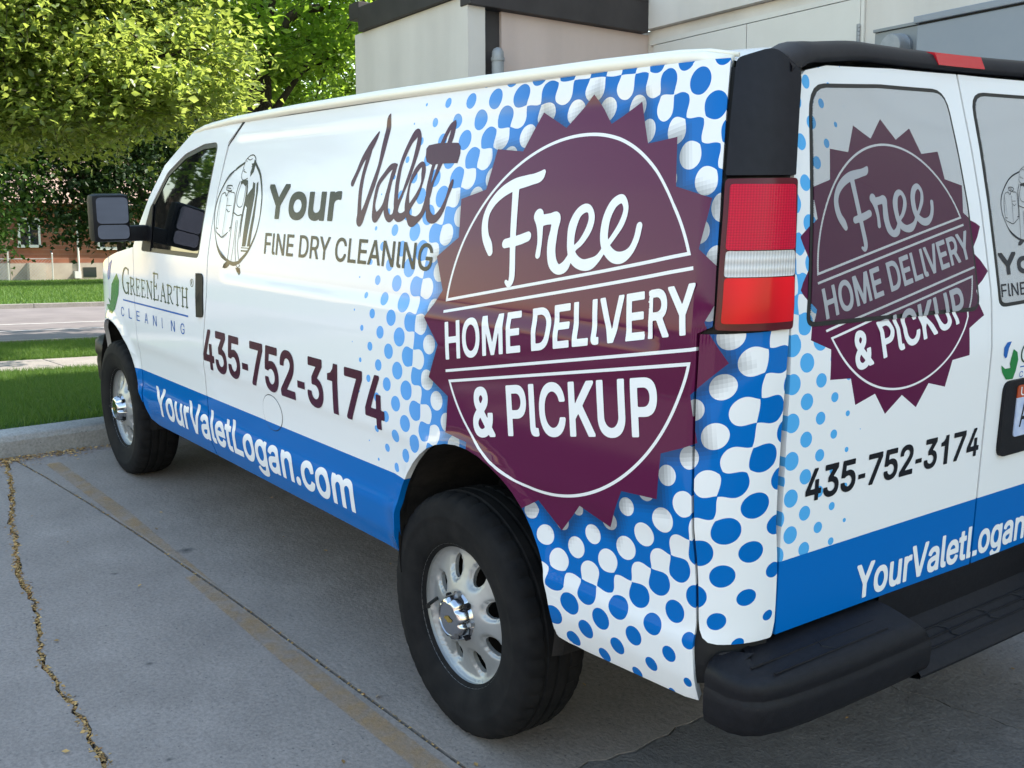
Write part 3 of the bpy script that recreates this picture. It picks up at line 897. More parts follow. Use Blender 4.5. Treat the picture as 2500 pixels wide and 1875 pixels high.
# ---- wheels
def make_wheel(cx, s, cz=.375):
    ysg = s
    Y = lambda y: ysg * y
    # tyre
    R0 = .386
    prof = [(.214, .78), (.232, .772), (.27, .752), (.315, .742), (.350, .752), (.371, .768), (.380, .785), (.3845, .80), (.386, .826), (.379, .828), (.379, .838), (.386, .840), (.386, .868), (.379, .870), (.379, .880), (.386, .882), (.386, .908), (.379, .910), (.379, .920), (.3845, .922), (.382, .944), (.373, .962), (.362, .970), (.345, .976), (.32, .981), (.312, .9815), (.308, .980), (.29, .979), (.262, .974), (.245, .968), (.2395, .9655), (.232, .962), (.2255, .955), (.214, .945)]
    def rm(j, r, k, a):
        if j in (5, 6, 7, 8, 19, 20, 21, 22) and (k % 4) in (0,): return r - (.006 if j not in (5, 22) else .003)
        return r
    t = MB().lathe_y([(r, -Y(y)) for r, y in prof], cx, cz, 160, rmod=rm)
    t.v = [(cx + (x - cx) * .985, y, max(cz + (z - cz) * .985, .0015)) for x, y, z in t.v]
    rim = MB().lathe_y([(r, -Y(y)) for r, y in [(.212, .79), (.206, .80), (.200, .84), (.200, .90), (.207, .925), (.2145, .935), (.219, .948), (.2225, .9555), (.2236, .9545), (.2236, .945)]], cx, cz, 72)
    w = rim.build('wheel', M['rim'], van, auto=40)
    t.build('tyre', M['rubber'], w, auto=35)
    # dished steel disc with eight oval windows
    pr_r = [0, .06, .082, .10, .12, .145, .165, .185, .197, .206, .212]
    pr_y = [.958, .957, .954, .947, .939, .931, .926, .921, .920, .925, .934]
    HC, RA, RB = .149, .036, .026
    def disc(a, b):
        r = math.hypot(a, b); th = math.atan2(b, a)
        y = float(np.interp(r, pr_r, pr_y))
        # rolled edge round each window
        best = 9
        for k in range(8):
            t0 = rad(22.5 + 45 * k); dx, dy = a - HC * math.cos(t0), b - HC * math.sin(t0)
            e = math.hypot((dx * math.cos(t0) + dy * math.sin(t0)) / RA, (-dx * math.sin(t0) + dy * math.cos(t0)) / RB); best = min(best, e)
        y -= .011 * math.exp(-((best - 1) / .22) ** 2)
        return (cx + a * s, -Y(y), cz + b) if True else None
    outer = [(.2125 * math.cos(q), .2125 * math.sin(q)) for q in np.linspace(0, 2 * math.pi, 73)[:-1]]
    holes = []
    for k in range(8):
        t0 = rad(22.5 + 45 * k)
        holes.append([(HC * math.cos(t0) + RA * math.cos(q) * math.cos(t0) - RB * math.sin(q) * math.sin(t0), HC * math.sin(t0) + RA * math.cos(q) * math.sin(t0) + RB * math.sin(q) * math.cos(t0)) for q in np.linspace(0, 2 * math.pi, 25)[:-1]])
    lay('wheel_disc', tess([outer] + holes), disc, M['rim'], w, 0.012, 0.012, flange=0.012)
    MB().lathe_y([(.001, -Y(.80)), (.195, -Y(.80)), (.199, -Y(.91))], cx, cz, 32).build('brake_drum', M['under'], w)
    # bright centre cap, fluted round the studs
    cap = MB().lathe_y([(.074, -Y(.946)), (.077, -Y(.953)), (.072, -Y(.958)), (.069, -Y(.968)), (.067, -Y(.984)), (.061, -Y(.994)), (.053, -Y(.9985)), (.050, -Y(.999)), (.0495, -Y(.9965)), (.0005, -Y(.997))], cx, cz, 96,
                       rmod=lambda j, r, k, a: r * (1 - (.13 if 2 <= j <= 5 else .04 if j in (1, 6) else 0) * max(0, math.cos(8 * a)) ** 2))
    c = cap.build('centre_cap', M['chrome'], w, auto=45)
    e_ = [(-.022, -.004), (-.017, .006), (-.007, .006), (-.007, .010), (.007, .010), (.007, .006), (.022, .004), (.017, -.006), (.007, -.006), (.007, -.010), (-.007, -.010), (-.007, -.006)]
    mk('emblem', [(cx + a * s, -Y(.9985), cz + b) for a, b in e_], [tuple(range(12))], M['gold'], c)
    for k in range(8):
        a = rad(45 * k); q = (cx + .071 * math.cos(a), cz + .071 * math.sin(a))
        MB().tube([(q[0], -Y(.945), q[1]), (q[0], -Y(.968), q[1])], .0095, 6).build('lug_nut', M['black'] if k % 2 else M['steel'], w)  # alternate nuts black: dark reflections put into the colour
    if s > 0:
        MB().tube([(cx - .178, -Y(.925), cz - .012), (cx - .150, -Y(.975), cz - .012), (cx - .140, -Y(.982), cz - .012)], [.006, .006, .008], 8).build('valve_stem', M['gasket'], w)
    return w
for cx in (0.0, -3.43):
    for s in (1, -1): make_wheel(cx, s)

# ---- mirrors
for s in (1, -1):
    mb = MB(); mb.box(-2.80, -2.70, min(-s * 1.055, -s * 1.235), max(-s * 1.055, -s * 1.235), 1.345, 1.572, bev=.03)
    mir = mb.build('side_mirror', M['black'], van, auto=50)
    pl = lambda z0, z1, dx=0: rounded([(1.077, z0), (1.213, z0), (1.213, z1), (1.077, z1)], .022, 4)
    for nm, z0, z1 in (('mirror_glass', 1.434, 1.556), ('spot_glass', 1.362, 1.428)):
        q = pl(z0, z1)
        tl_ = lambda a: -(a - 1.145) * .25
        mk(nm, [(-2.684 + tl_(a), -s * a, b) for a, b in q] + [(-2.715 + tl_(a), -s * a, b) for a, b in q], [tuple(range(len(q)))[::s], tuple(range(len(q), 2 * len(q)))[::-s]] + [(i, (i + 1) % len(q), len(q) + (i + 1) % len(q), len(q) + i) for i in range(len(q))], M['mirror'], mir)
    MB().box(-2.79, -2.715, min(-s * .96, -s * 1.08), max(-s * .96, -s * 1.08), 1.345, 1.42, bev=.015).build('mirror_arm', M['black'], mir, auto=50)

# ------------------------------------------------------------------ lettering and emblems, cut from vinyl and laid on the panels
_FREE=[[(-0.125,0.8469,0.0165),(-0.1516,0.8294,0.0305),(-0.2051,0.8264,0.031),(-0.2683,0.8276,0.0341),(-0.3685,0.827,0.0363),(-0.4713,0.8042,0.0341),(-0.5543,0.7593,0.0289),(-0.6042,0.7009,0.0269),(-0.6184,0.6333,0.0292),(-0.6064,0.5627,0.0304),(-0.5746,0.5041,0.0327),(-0.5572,0.462,0.0234)],[(-0.3521,0.8101,0.0288),(-0.3542,0.69,0.0267),(-0.3554,0.5607,0.0256),(-0.3525,0.4305,0.0238),(-0.3506,0.3097,0.0245),(-0.3582,0.2634,0.0227),(-0.3788,0.2448,0.0182),(-0.4032,0.2632,0.0122)],[(-0.4208,0.4918,0.0277),(-0.3021,0.4933,0.0299),(-0.2276,0.5012,0.0288)],[(-0.1437,0.6051,0.0395),(-0.1378,0.5857,0.0341),(-0.128,0.5315,0.0245),(-0.125,0.4536,0.0186),(-0.1358,0.3807,0.0203)],[(-0.1107,0.5735,0.032),(-0.0517,0.5709,0.0309),(-0.0036,0.5637,0.0363),(-0.0099,0.5104,0.0305),(-0.0236,0.4471,0.0341),(-0.0273,0.3819,0.0331),(-0.0125,0.3176,0.0331),(0.0277,0.2778,0.0279),(0.0794,0.2835,0.032),(0.1124,0.3201,0.024),(0.149,0.3697,0.0167),(0.2019,0.4024,0.0194),(0.2515,0.4585,0.0239),(0.2707,0.5161,0.0225),(0.254,0.5649,0.019),(0.2149,0.5794,0.0248),(0.1675,0.5593,0.0277),(0.1322,0.5026,0.032),(0.1217,0.432,0.0277),(0.1279,0.3648,0.027),(0.1546,0.3141,0.0296),(0.2095,0.2781,0.0296),(0.2742,0.2721,0.032),(0.3321,0.2948,0.0211),(0.3826,0.3416,0.0173),(0.4439,0.3931,0.0176),(0.5001,0.4524,0.0208),(0.526,0.5155,0.0189),(0.5093,0.5642,0.02),(0.4762,0.5776,0.0248),(0.4269,0.5579,0.0286),(0.3878,0.5042,0.0296),(0.3715,0.437,0.0296),(0.3744,0.375,0.0286),(0.401,0.3243,0.0296),(0.4532,0.2821,0.0314),(0.5133,0.2725,0.0305),(0.5714,0.2973,0.0226),(0.6105,0.3509,0.0211),(0.6299,0.4108,0.0216)]]
_VALET=[[(-0.662,1.674,0.01),(-0.64,1.706,0.0085),(-0.612,1.748,0.0105),(-0.573,1.784,0.0135),(-0.547,1.811,0.0097),(-0.531,1.831,0.0034)],[(-0.57,1.782,0.0112),(-0.578,1.752,0.0099),(-0.594,1.705,0.0092),(-0.6,1.658,0.0099),(-0.597,1.611,0.0099),(-0.59,1.575,0.012),(-0.582,1.555,0.0184),(-0.561,1.583,0.0127),(-0.541,1.623,0.0105),(-0.519,1.669,0.0112),(-0.497,1.726,0.0085),(-0.485,1.781,0.012),(-0.474,1.835,0.0127),(-0.469,1.867,0.0097),(-0.462,1.882,0.003)],[(-0.386,1.725,0.0043),(-0.402,1.724,0.0073),(-0.424,1.718,0.009),(-0.455,1.696,0.0082),(-0.485,1.669,0.0082),(-0.495,1.634,0.0082),(-0.498,1.599,0.007),(-0.485,1.567,0.0148),(-0.465,1.573,0.012),(-0.438,1.6,0.008),(-0.42,1.639,0.0097),(-0.411,1.675,0.0086),(-0.401,1.702,0.0105),(-0.39,1.724,0.006)],[(-0.42,1.639,0.0097),(-0.422,1.6,0.0112),(-0.411,1.575,0.0113),(-0.389,1.563,0.0104),(-0.367,1.573,0.0083),(-0.359,1.594,0.0105),(-0.362,1.612,0.0105),(-0.366,1.645,0.0097),(-0.367,1.679,0.0097),(-0.361,1.723,0.008),(-0.345,1.758,0.009),(-0.32,1.795,0.0097),(-0.298,1.815,0.0129),(-0.281,1.82,0.0061),(-0.273,1.797,0.0105),(-0.277,1.765,0.0105),(-0.29,1.722,0.008),(-0.308,1.678,0.008),(-0.328,1.638,0.0052),(-0.349,1.605,0.0086),(-0.358,1.583,0.0127),(-0.343,1.569,0.0127),(-0.32,1.568,0.0113),(-0.296,1.579,0.0099),(-0.268,1.608,0.0078),(-0.24,1.636,0.0073),(-0.223,1.668,0.0052),(-0.222,1.699,0.0099),(-0.227,1.72,0.008),(-0.243,1.723,0.0077),(-0.268,1.704,0.009),(-0.289,1.673,0.0052),(-0.295,1.638,0.006),(-0.292,1.601,0.012),(-0.279,1.572,0.0095),(-0.256,1.557,0.015),(-0.227,1.562,0.0101),(-0.201,1.58,0.0086),(-0.187,1.606,0.0097),(-0.177,1.634,0.0112),(-0.159,1.676,0.0052),(-0.138,1.718,0.0086),(-0.117,1.755,0.0072),(-0.097,1.796,0.0105),(-0.091,1.829,0.0084),(-0.089,1.842,0.003)],[(-0.089,1.842,0.003),(-0.107,1.829,0.0073),(-0.124,1.808,0.0078),(-0.14,1.781,0.0078),(-0.155,1.75,0.0073),(-0.171,1.719,0.0073),(-0.178,1.691,0.0077),(-0.182,1.655,0.0091),(-0.178,1.623,0.0098),(-0.17,1.591,0.0092),(-0.158,1.572,0.0127),(-0.135,1.565,0.011),(-0.113,1.573,0.0104),(-0.09,1.596,0.0086),(-0.074,1.629,0.0056),(-0.062,1.659,0.0082),(-0.057,1.673,0.0051)]]
_VALET_BAR=[(-0.213,1.779),(-0.161,1.783),(-0.101,1.782),(-0.055,1.78),(-0.041,1.769),(-0.037,1.749),(-0.045,1.723),(-0.104,1.724),(-0.184,1.722),(-0.212,1.731),(-0.222,1.746),(-0.225,1.77)]
_EMB=[[(-1.844,1.522,0.0038),(-1.847,1.577,0.0042),(-1.826,1.629,0.0052),(-1.781,1.677,0.0059),(-1.734,1.715,0.0061),(-1.677,1.743,0.0065),(-1.605,1.763,0.0057)],[(-1.493,1.757,0.0083),(-1.444,1.722,0.0094),(-1.419,1.69,0.0088),(-1.396,1.639,0.0064),(-1.391,1.588,0.0065),(-1.395,1.546,0.0048),(-1.411,1.498,0.0056),(-1.44,1.459,0.0071),(-1.489,1.413,0.0086),(-1.555,1.377,0.0118)],[(-1.567,1.371,0.0089),(-1.623,1.363,0.0118),(-1.694,1.375,0.0096),(-1.766,1.41,0.0101),(-1.808,1.453,0.0038),(-1.844,1.522,0.0038)],[(-1.556,1.791,0.0024),(-1.585,1.78,0.0024),(-1.604,1.767,0.0019),(-1.615,1.738,0.0024),(-1.624,1.712,0.0024),(-1.61,1.698,0.0024),(-1.586,1.696,0.0024),(-1.558,1.702,0.0024)],[(-1.556,1.791,0.003),(-1.525,1.791,0.003),(-1.501,1.778,0.0041),(-1.497,1.758,0.004)],[(-1.585,1.78,0.0024),(-1.557,1.773,0.0024),(-1.533,1.777,0.0024)],[(-1.6,1.738,0.0022),(-1.606,1.73,0.0024),(-1.579,1.725,0.0024)],[(-1.531,1.746,0.0024),(-1.516,1.751,0.0025),(-1.518,1.733,0.0024),(-1.536,1.724,0.0024)],[(-1.59,1.77,0.003),(-1.584,1.769,0.0028)],[(-1.63,1.69,0.003),(-1.652,1.652,0.0033),(-1.659,1.599,0.0041),(-1.665,1.562,0.0037)],[(-1.611,1.685,0.002),(-1.635,1.646,0.0024),(-1.641,1.606,0.0024),(-1.614,1.589,0.0023),(-1.581,1.596,0.0019),(-1.567,1.639,0.0024),(-1.564,1.682,0.0024)],[(-1.659,1.566,0.0038),(-1.617,1.556,0.003),(-1.579,1.56,0.0035)],[(-1.664,1.559,0.0024),(-1.673,1.478,0.0023),(-1.685,1.378,0.0024)],[(-1.626,1.536,0.0024),(-1.633,1.442,0.0019),(-1.647,1.369,0.002)],[(-1.611,1.536,0.0019),(-1.616,1.443,0.0025),(-1.594,1.36,0.0025)],[(-1.578,1.557,0.0023),(-1.584,1.494,0.0024),(-1.589,1.434,0.0024),(-1.556,1.36,0.002)],[(-1.594,1.36,0.0025),(-1.571,1.351,0.0017),(-1.551,1.359,0.0024)],[(-1.757,1.648,0.0029),(-1.793,1.635,0.0023),(-1.816,1.574,0.0025),(-1.818,1.503,0.0019),(-1.811,1.486,0.0026),(-1.778,1.475,0.0038),(-1.745,1.466,0.0034),(-1.703,1.486,0.0029),(-1.68,1.505,0.0024),(-1.671,1.586,0.0024),(-1.668,1.639,0.0023),(-1.696,1.648,0.0029)],[(-1.748,1.663,0.0029),(-1.738,1.674,0.0035),(-1.705,1.674,0.0038),(-1.692,1.663,0.0029),(-1.713,1.653,0.0035),(-1.745,1.658,0.0031)],[(-1.736,1.666,0.0026),(-1.712,1.663,0.0029)],[(-1.757,1.648,0.0029),(-1.739,1.633,0.0029),(-1.721,1.651,0.0029),(-1.695,1.646,0.0029)],[(-1.726,1.626,0.0018),(-1.734,1.551,0.0018),(-1.743,1.471,0.0017)],[(-1.8,1.619,0.0012),(-1.797,1.512,0.0011)],[(-1.728,1.595,0.0019),(-1.692,1.595,0.0024)],[(-1.726,1.58,0.0024),(-1.71,1.569,0.0024),(-1.691,1.58,0.0019)],[(-1.814,1.502,0.0028),(-1.797,1.501,0.003)],[(-1.692,1.504,0.0035),(-1.677,1.508,0.0032)]]
_EMBF=[[(-1.51,1.775),(-1.493,1.761),(-1.505,1.726),(-1.534,1.707),(-1.535,1.728),(-1.523,1.748),(-1.535,1.758),(-1.514,1.76)],[(-1.622,1.691),(-1.589,1.698),(-1.551,1.694),(-1.551,1.681),(-1.571,1.671),(-1.596,1.682),(-1.618,1.679)],[(-1.561,1.691),(-1.549,1.691),(-1.54,1.649),(-1.549,1.596),(-1.558,1.573),(-1.565,1.527),(-1.572,1.458),(-1.577,1.507),(-1.572,1.573),(-1.56,1.613),(-1.554,1.652)],[(-1.496,1.687),(-1.474,1.681),(-1.466,1.639),(-1.482,1.561),(-1.51,1.437),(-1.545,1.435),(-1.53,1.587),(-1.548,1.596),(-1.552,1.629),(-1.495,1.665)],[(-1.46,1.681),(-1.445,1.688),(-1.439,1.652),(-1.446,1.552),(-1.467,1.438),(-1.494,1.437),(-1.465,1.561),(-1.454,1.639)],[(-1.552,1.432),(-1.472,1.432),(-1.473,1.429),(-1.553,1.428)],[(-1.551,1.421),(-1.473,1.422),(-1.475,1.416),(-1.552,1.415)],[(-1.693,1.372),(-1.648,1.368),(-1.666,1.353),(-1.697,1.339),(-1.72,1.343),(-1.713,1.358)],[(-1.595,1.349),(-1.549,1.35),(-1.539,1.33),(-1.552,1.32),(-1.577,1.332)]]
_LEAF=[(-3.201,1.236),(-3.157,1.199),(-3.177,1.128),(-3.258,1.042),(-3.318,1.012),(-3.417,1.02),(-3.469,1.052),(-3.363,1.06),(-3.404,1.093),(-3.344,1.08),(-3.303,1.172)]
_DROP=[(-3.285,1.306),(-3.322,1.26),(-3.338,1.201),(-3.387,1.189),(-3.404,1.22),(-3.369,1.275)]
_RLEAF= [(0.106, 1.217), (0.126, 1.207), (0.134, 1.186), (0.127, 1.156), (0.116, 1.135), (0.082, 1.137), (0.059, 1.16), (0.052, 1.179), (0.073, 1.167), (0.1, 1.167), (0.094, 1.178), (0.1, 1.199)]
_RDROP= [(0.094, 1.239), (0.081, 1.221), (0.076, 1.198), (0.068, 1.196), (0.059, 1.205), (0.059, 1.226), (0.073, 1.238)]
def words(polys, gap):
    """polygons of a line of type sorted into words at horizontal gaps wider than gap"""
    P = sorted(polys, key=lambda p: min(a for a, b in p)); out = [[P[0]]]; end = max(a for a, b in P[0])
    for p in P[1:]:
        lo = min(a for a, b in p)
        if lo > end + gap: out.append([])
        out[-1].append(p); end = max(end, max(a for a, b in p))
    return out
VO = 0.0011      # vinyl thickness

def seal_xf(Mx, C): return lambda p, q: (C[0] + Mx[0][0] * p + Mx[0][1] * q, C[1] + Mx[1][0] * p + Mx[1][1] * q)
side_xf = seal_xf(SEAL_M, SEAL_C); rear_xf = seal_xf(RSEAL_M, RSEAL_C)
def apply(polys, xf): return [[xf(a, b) for a, b in p] for p in polys]

free_polys = ink(_FREE, h=0.006)
HOME = dict(s='HOME DELIVERY', box=(-0.975, 1.01, -0.166, 0.082), bold=0.030, spacing=1.02)
AMP = [dict(s='&', box=(-0.73, -0.52, -0.668, -0.35), bold=0.035), dict(s='PICKUP', box=(-0.40, 0.755, -0.662, -0.348), bold=0.030, spacing=1.02)]

def seal_words():
    out = [('free_script', free_polys), ('home_delivery_lettering', text(**HOME))]
    for a in AMP: out.append(('pickup_lettering', text(**a)))
    return out
for nm, P in seal_words():
    lay(nm, apply(P, side_xf), Fside, M['ink_white'], side_l, 0.12, 0.0125, off=VO)
    Q = apply(P, rear_xf)
    # the rear seal runs over the window: the part on the film reads grey, the part on the door white
    lo, hi = [], []
    for p in Q:
        zb = 1.337
        a, b = split(p, 1, zb)
        if len(a) > 2 and area(a) > 1e-9: lo.append(a)
        if len(b) > 2 and area(b) > 1e-9: hi.append(b)
    if hi: lay(nm, hi, Frear, M['ink_grey'], rdoor_l, 0.06, 0.03, off=-0.0045 + 0.0008)
    if lo: lay(nm, lo, Frear, M['ink_white'], rdoor_l, 0.06, 0.03, off=lambda u, z: VO - 0.008 * sm((z - 1.31) / .03) * sm((abs(u) - .02) / .03))

# flank: name, strapline, telephone, address
lay('your_lettering', text('Your', (-1.327, -.728, 1.546, 1.676), 0.06), Fside, M['ink_black'], side_l, 0.12, 0.0125, off=VO)
_VALET = [[(a, b, c * 1.14) for a, b, c in s] for s in _VALET]
lay('valet_script', ink(_VALET, [_VALET_BAR], h=0.0022), Fside, M['ink_maroon'], side_l, 0.12, 0.0125, off=VO)
for w_ in words(text('FINE DRY CLEANING', (-1.322, -.112, 1.415, 1.496), 0.016), .018): lay('strapline_word', w_, Fside, M['ink_black'], side_l, 0.12, 0.0125, off=VO + .0004)
lay('telephone_lettering', figures('435-752-3174', (-1.955, -.352, .895, 1.071), 0.036), Fside, M['ink_maroon'], side_l, 0.12, 0.0125, off=VO + .0004)
url = text('YourValetLogan.com', (-2.69, -.596, .519, .707), 0.028)
seam_u = -1.974
lo, hi = [], []
for p in url:
    a, b = split(p, 0, seam_u)
    if len(a) > 2 and area(a) > 1e-9: lo.append(a)
    if len(b) > 2 and area(b) > 1e-9: hi.append(b)
lay('address_lettering', lo, Fside, M['ink_white'], door_l, 0.12, 0.03, off=VO)
lay('address_lettering', hi, Fside, M['ink_white'], side_l, 0.12, 0.0125, off=VO)

emb_polys = ink([[(a, b, c * .72) for a, b, c in s] for s in _EMB], _EMBF, h=0.0014)
lay('valet_emblem', emb_polys, Fside, M['ink_black'], side_l, 0.12, 0.0125, off=VO)

# serif capitals for the green cleaning mark, drawn as strokes in a unit box
def serif(ch):
    t, k = .045, .085
    v = lambda x: [(x, 0, k), (x, 1, k)]
    h = lambda x0, x1, y: [(x0, y, t), (x1, y, t)]
    return {
        'R': [v(.2), h(.02, .38, .02), h(.02, .5, .98), [(.5, .98, t), (.72, .88, .07), (.74, .66, .07), (.5, .5, t)], h(.2, .5, .5), [(.45, .5, t), (.75, .1, .07), (.95, .02, t)]],
        'E': [v(.2), h(.02, .8, .02), h(.02, .78, .98), h(.2, .6, .52), [(.8, .02, t), (.84, .2, t)], [(.78, .98, t), (.80, .82, t)], [(.6, .42, t), (.6, .62, t)]],
        'N': [[(.16, 0, t), (.16, 1, t)], [(.16, .98, k), (.84, .03, k)], [(.84, 0, t), (.84, 1, t)], h(.02, .3, .02), h(.02, .2, .98), h(.72, .98, .98)],
        'A': [[(.14, .02, t), (.5, 1, t)], [(.5, 1, k), (.86, .02, k)], h(.3, .7, .34), h(.02, .28, .02), h(.72, .98, .02)],
        'T': [v(.5), h(.04, .96, .98), [(.05, .98, t), (.03, .78, t)], [(.95, .98, t), (.97, .78, t)], h(.32, .68, .02)],
        'H': [v(.2), v(.8), h(.2, .8, .52), h(.04, .36, .02), h(.64, .96, .02), h(.04, .36, .98), h(.64, .96, .98)],
        'G': [[(.88, .78, t), (.80, .94, t), (.55, 1.0, t), (.28, .92, .07), (.12, .7, k), (.08, .48, k), (.14, .25, k), (.32, .06, .07), (.58, 0, t), (.8, .08, t), (.86, .16, t)], [(.84, .02, k), (.84, .4, k)], h(.66, .98, .42), [(.88, .78, t), (.88, .96, t)]],
    }[ch]
def green_earth(x0, x1, zb, zcap, zsmall):
    """GreenEarth in large and small capitals between x0 and x1"""
    word = 'GREENEARTH'; big = (0, 5)
    wid = [1.3 if i in big else (.95 if c in 'RNATH' else .8) for i, c in enumerate(word)]
    wid[5] = 1.0
    k = (x1 - x0) / (sum(wid) + .08 * (len(word) - 1)); x = x0; S = []
    for i, c in enumerate(word):
        hgt = (zcap if i in big else zsmall) - zb; w = wid[i] * k * .98
        for st in serif(c): S.append([(x + a * w, zb + b * hgt, r * min(w, hgt) * .8) for a, b, r in st])
        x += (wid[i] + .08) * k
    return S
ge = ink(green_earth(-3.105, -2.118, 1.143, 1.272, 1.228), h=0.0022)
lay('mark_lettering', ge, Fside, M['ink_dkgreen'], door_l, 0.08, 0.03, off=VO)
lay('mark_rule', tess([[(-3.10, 1.1005), (-2.125, 1.1005), (-2.125, 1.1085), (-3.10, 1.1085)]]), Fside, M['ink_blue'], door_l, 0.06, 0.03, off=VO)
for k_, c_ in enumerate('CLEANING'):
    x_ = -3.145 + k_ * (.965 - .052) / 7; w_ = .012 if c_ == 'I' else .052
    lay('cleaning_letter', text(c_, (x_, x_ + w_, 1.016, 1.066), 0.0), Fside, M['ink_blue'], door_l, 0.08, 0.03, off=VO)
lay('registered_mark', ink([[(-2.071 + .02 * math.cos(t), 1.258 + .016 * math.sin(t), .0016) for t in np.linspace(0, 6.28, 13)], [(-2.077, 1.25, .0016), (-2.077, 1.267, .0016), (-2.068, 1.264, .0016), (-2.069, 1.259, .0016), (-2.076, 1.258, .0016), (-2.066, 1.25, .0016)]], h=.0014), Fside, M['ink_dkgreen'], door_l, .05, .03, off=VO)
fender_l = [c for c in van.children if c.name.startswith('fender')][0]
lay('leaf_mark', ink([], [_LEAF], h=.004), Fside, M['ink_green'], fender_l, 0.05, 0.03, off=VO)
lay('drop_mark', ink([], [_DROP], h=.004), Fside, M['ink_blue'], fender_l, 0.05, 0.03, off=VO)

# rear doors: telephone, address across both, the marks on the right-hand door
lay('telephone_lettering', figures('435-752-3174', (-.726, -.018, .945, 1.022), 0.036), Frear, M['ink_black'], rdoor_l, 0.06, 0.03, off=VO)
url = text('YourValetLogan.com', (-.508, .50, .632, .746), 0.028)
lo, hi = [], []
for p in url:
    a, b = split(p, 0, 0.0)
    if len(a) > 2 and area(a) > 1e-9: lo.append(a)
    if len(b) > 2 and area(b) > 1e-9: hi.append(b)
zlift = lambda u, z: VO
lo = cutgrid(lo, 0, [-0.0045]); lo = [p for p in lo if max(a for a, b in p) <= -0.0044]
hi = cutgrid(hi, 0, [0.0045]); hi = [p for p in hi if min(a for a, b in p) >= 0.0044]
lo = [p for p in cutgrid(lo, 1, [.640]) if min(b for a, b in p) >= .6399]; hi = [p for p in cutgrid(hi, 1, [.640]) if min(b for a, b in p) >= .6399]
lay('address_lettering', lo, Frear, M['ink_white'], rdoor_l, 0.06, 0.03, off=VO)
lay('address_lettering', hi, Frear, M['ink_white'], rdoor_r, 0.06, 0.03, off=VO)
FO = -0.0045 + 0.0008
ex0, ez0, k = -1.844, 1.364, .46
lay('valet_emblem', [[(.103 + (a - ex0) * k, 1.498 + (b - ez0) * k) for a, b in p] for p in emb_polys], Frear, M['ink_dim'], rdoor_r, 0.1, 0.05, off=FO)
lay('your_lettering', text('Your', (.058, .333, 1.413, 1.472), 0.06), Frear, M['ink_dim'], rdoor_r, 0.1, 0.05, off=FO)
lay('valet_script', [[(.345 + (a + .66) * .46, 1.413 + (b - 1.55) * .46) for a, b in p] for p in ink(_VALET, [_VALET_BAR], h=0.004)], Frear, mat('maroon_on_film', tuple(c * .6 for c in MAROON[:3]), .22), rdoor_r, .1, .05, off=FO)
for w_ in words(text('FINE DRY CLEANING', (.056, .61, 1.357, 1.392), 0.016), .0082): lay('strapline_word', w_, Frear, M['ink_dim'], rdoor_r, 0.1, 0.05, off=FO)
lay('leaf_mark', ink([], [_RLEAF], h=.0015), Frear, M['ink_green'], rdoor_r, .05, .05, off=VO)
lay('drop_mark', ink([], [_RDROP], h=.0015), Frear, M['ink_blue'], rdoor_r, .05, .05, off=VO)
lay('mark_lettering', ink(green_earth(.145, .52, 1.176, 1.224, 1.208), h=.0014), Frear, M['ink_dkgreen'], rdoor_r, .1, .05, off=VO)
lay('mark_rule', tess([[(.148, 1.163), (.52, 1.163), (.52, 1.166), (.148, 1.166)]]), Frear, M['ink_blue'], rdoor_r, .1, .05, off=VO)
for k_, c_ in enumerate('CLEANING'):
    x_ = .148 + k_ * .05; w_ = .004 if c_ == 'I' else .018
    lay('cleaning_letter', text(c_, (x_, x_ + w_, 1.135, 1.152), 0.0), Frear, M['ink_blue'], rdoor_r, .1, .05, off=VO)

# number plate in its black moulding
bz = rounded([(.070, .925), (.470, .925), (.470, 1.132), (.072, 1.132)], .03, 5)
bezel = lay('plate_moulding', tess([bz]), Frear, M['black'], van, .05, .03, off=.010, flange=.012)
pm = mat('plate_face', rough=0.35); X.nt = pm.node_tree
u_, z_ = uvsep(X.nt)
c_ = mixc(X.nt, noise(X.nt, 30, 3), srgb(232, 234, 240), srgb(120, 150, 205))
c_ = mixc(X.nt, (z_ > 1.083), c_, srgb(178, 72, 30))
X.nt.links.new(c_, bsdf(pm).inputs['Base Color'])
pl = rounded([(.128, .975), (.432, .975), (.432, 1.117), (.128, 1.117)], .01, 3)
plate = lay('number_plate', tess([pl]), Frear, pm, van, .05, .03, off=.0135, flange=.003)
lay('plate_state_lettering', text('UTAH', (.142, .27, 1.088, 1.112), .01), Frear, M['ink_white'], plate, .05, .03, off=.0142)
lay('plate_lettering', text('AL', (.150, .218, 1.0, 1.072), .012), Frear, M['ink_black'], plate, .05, .03, off=.0142)

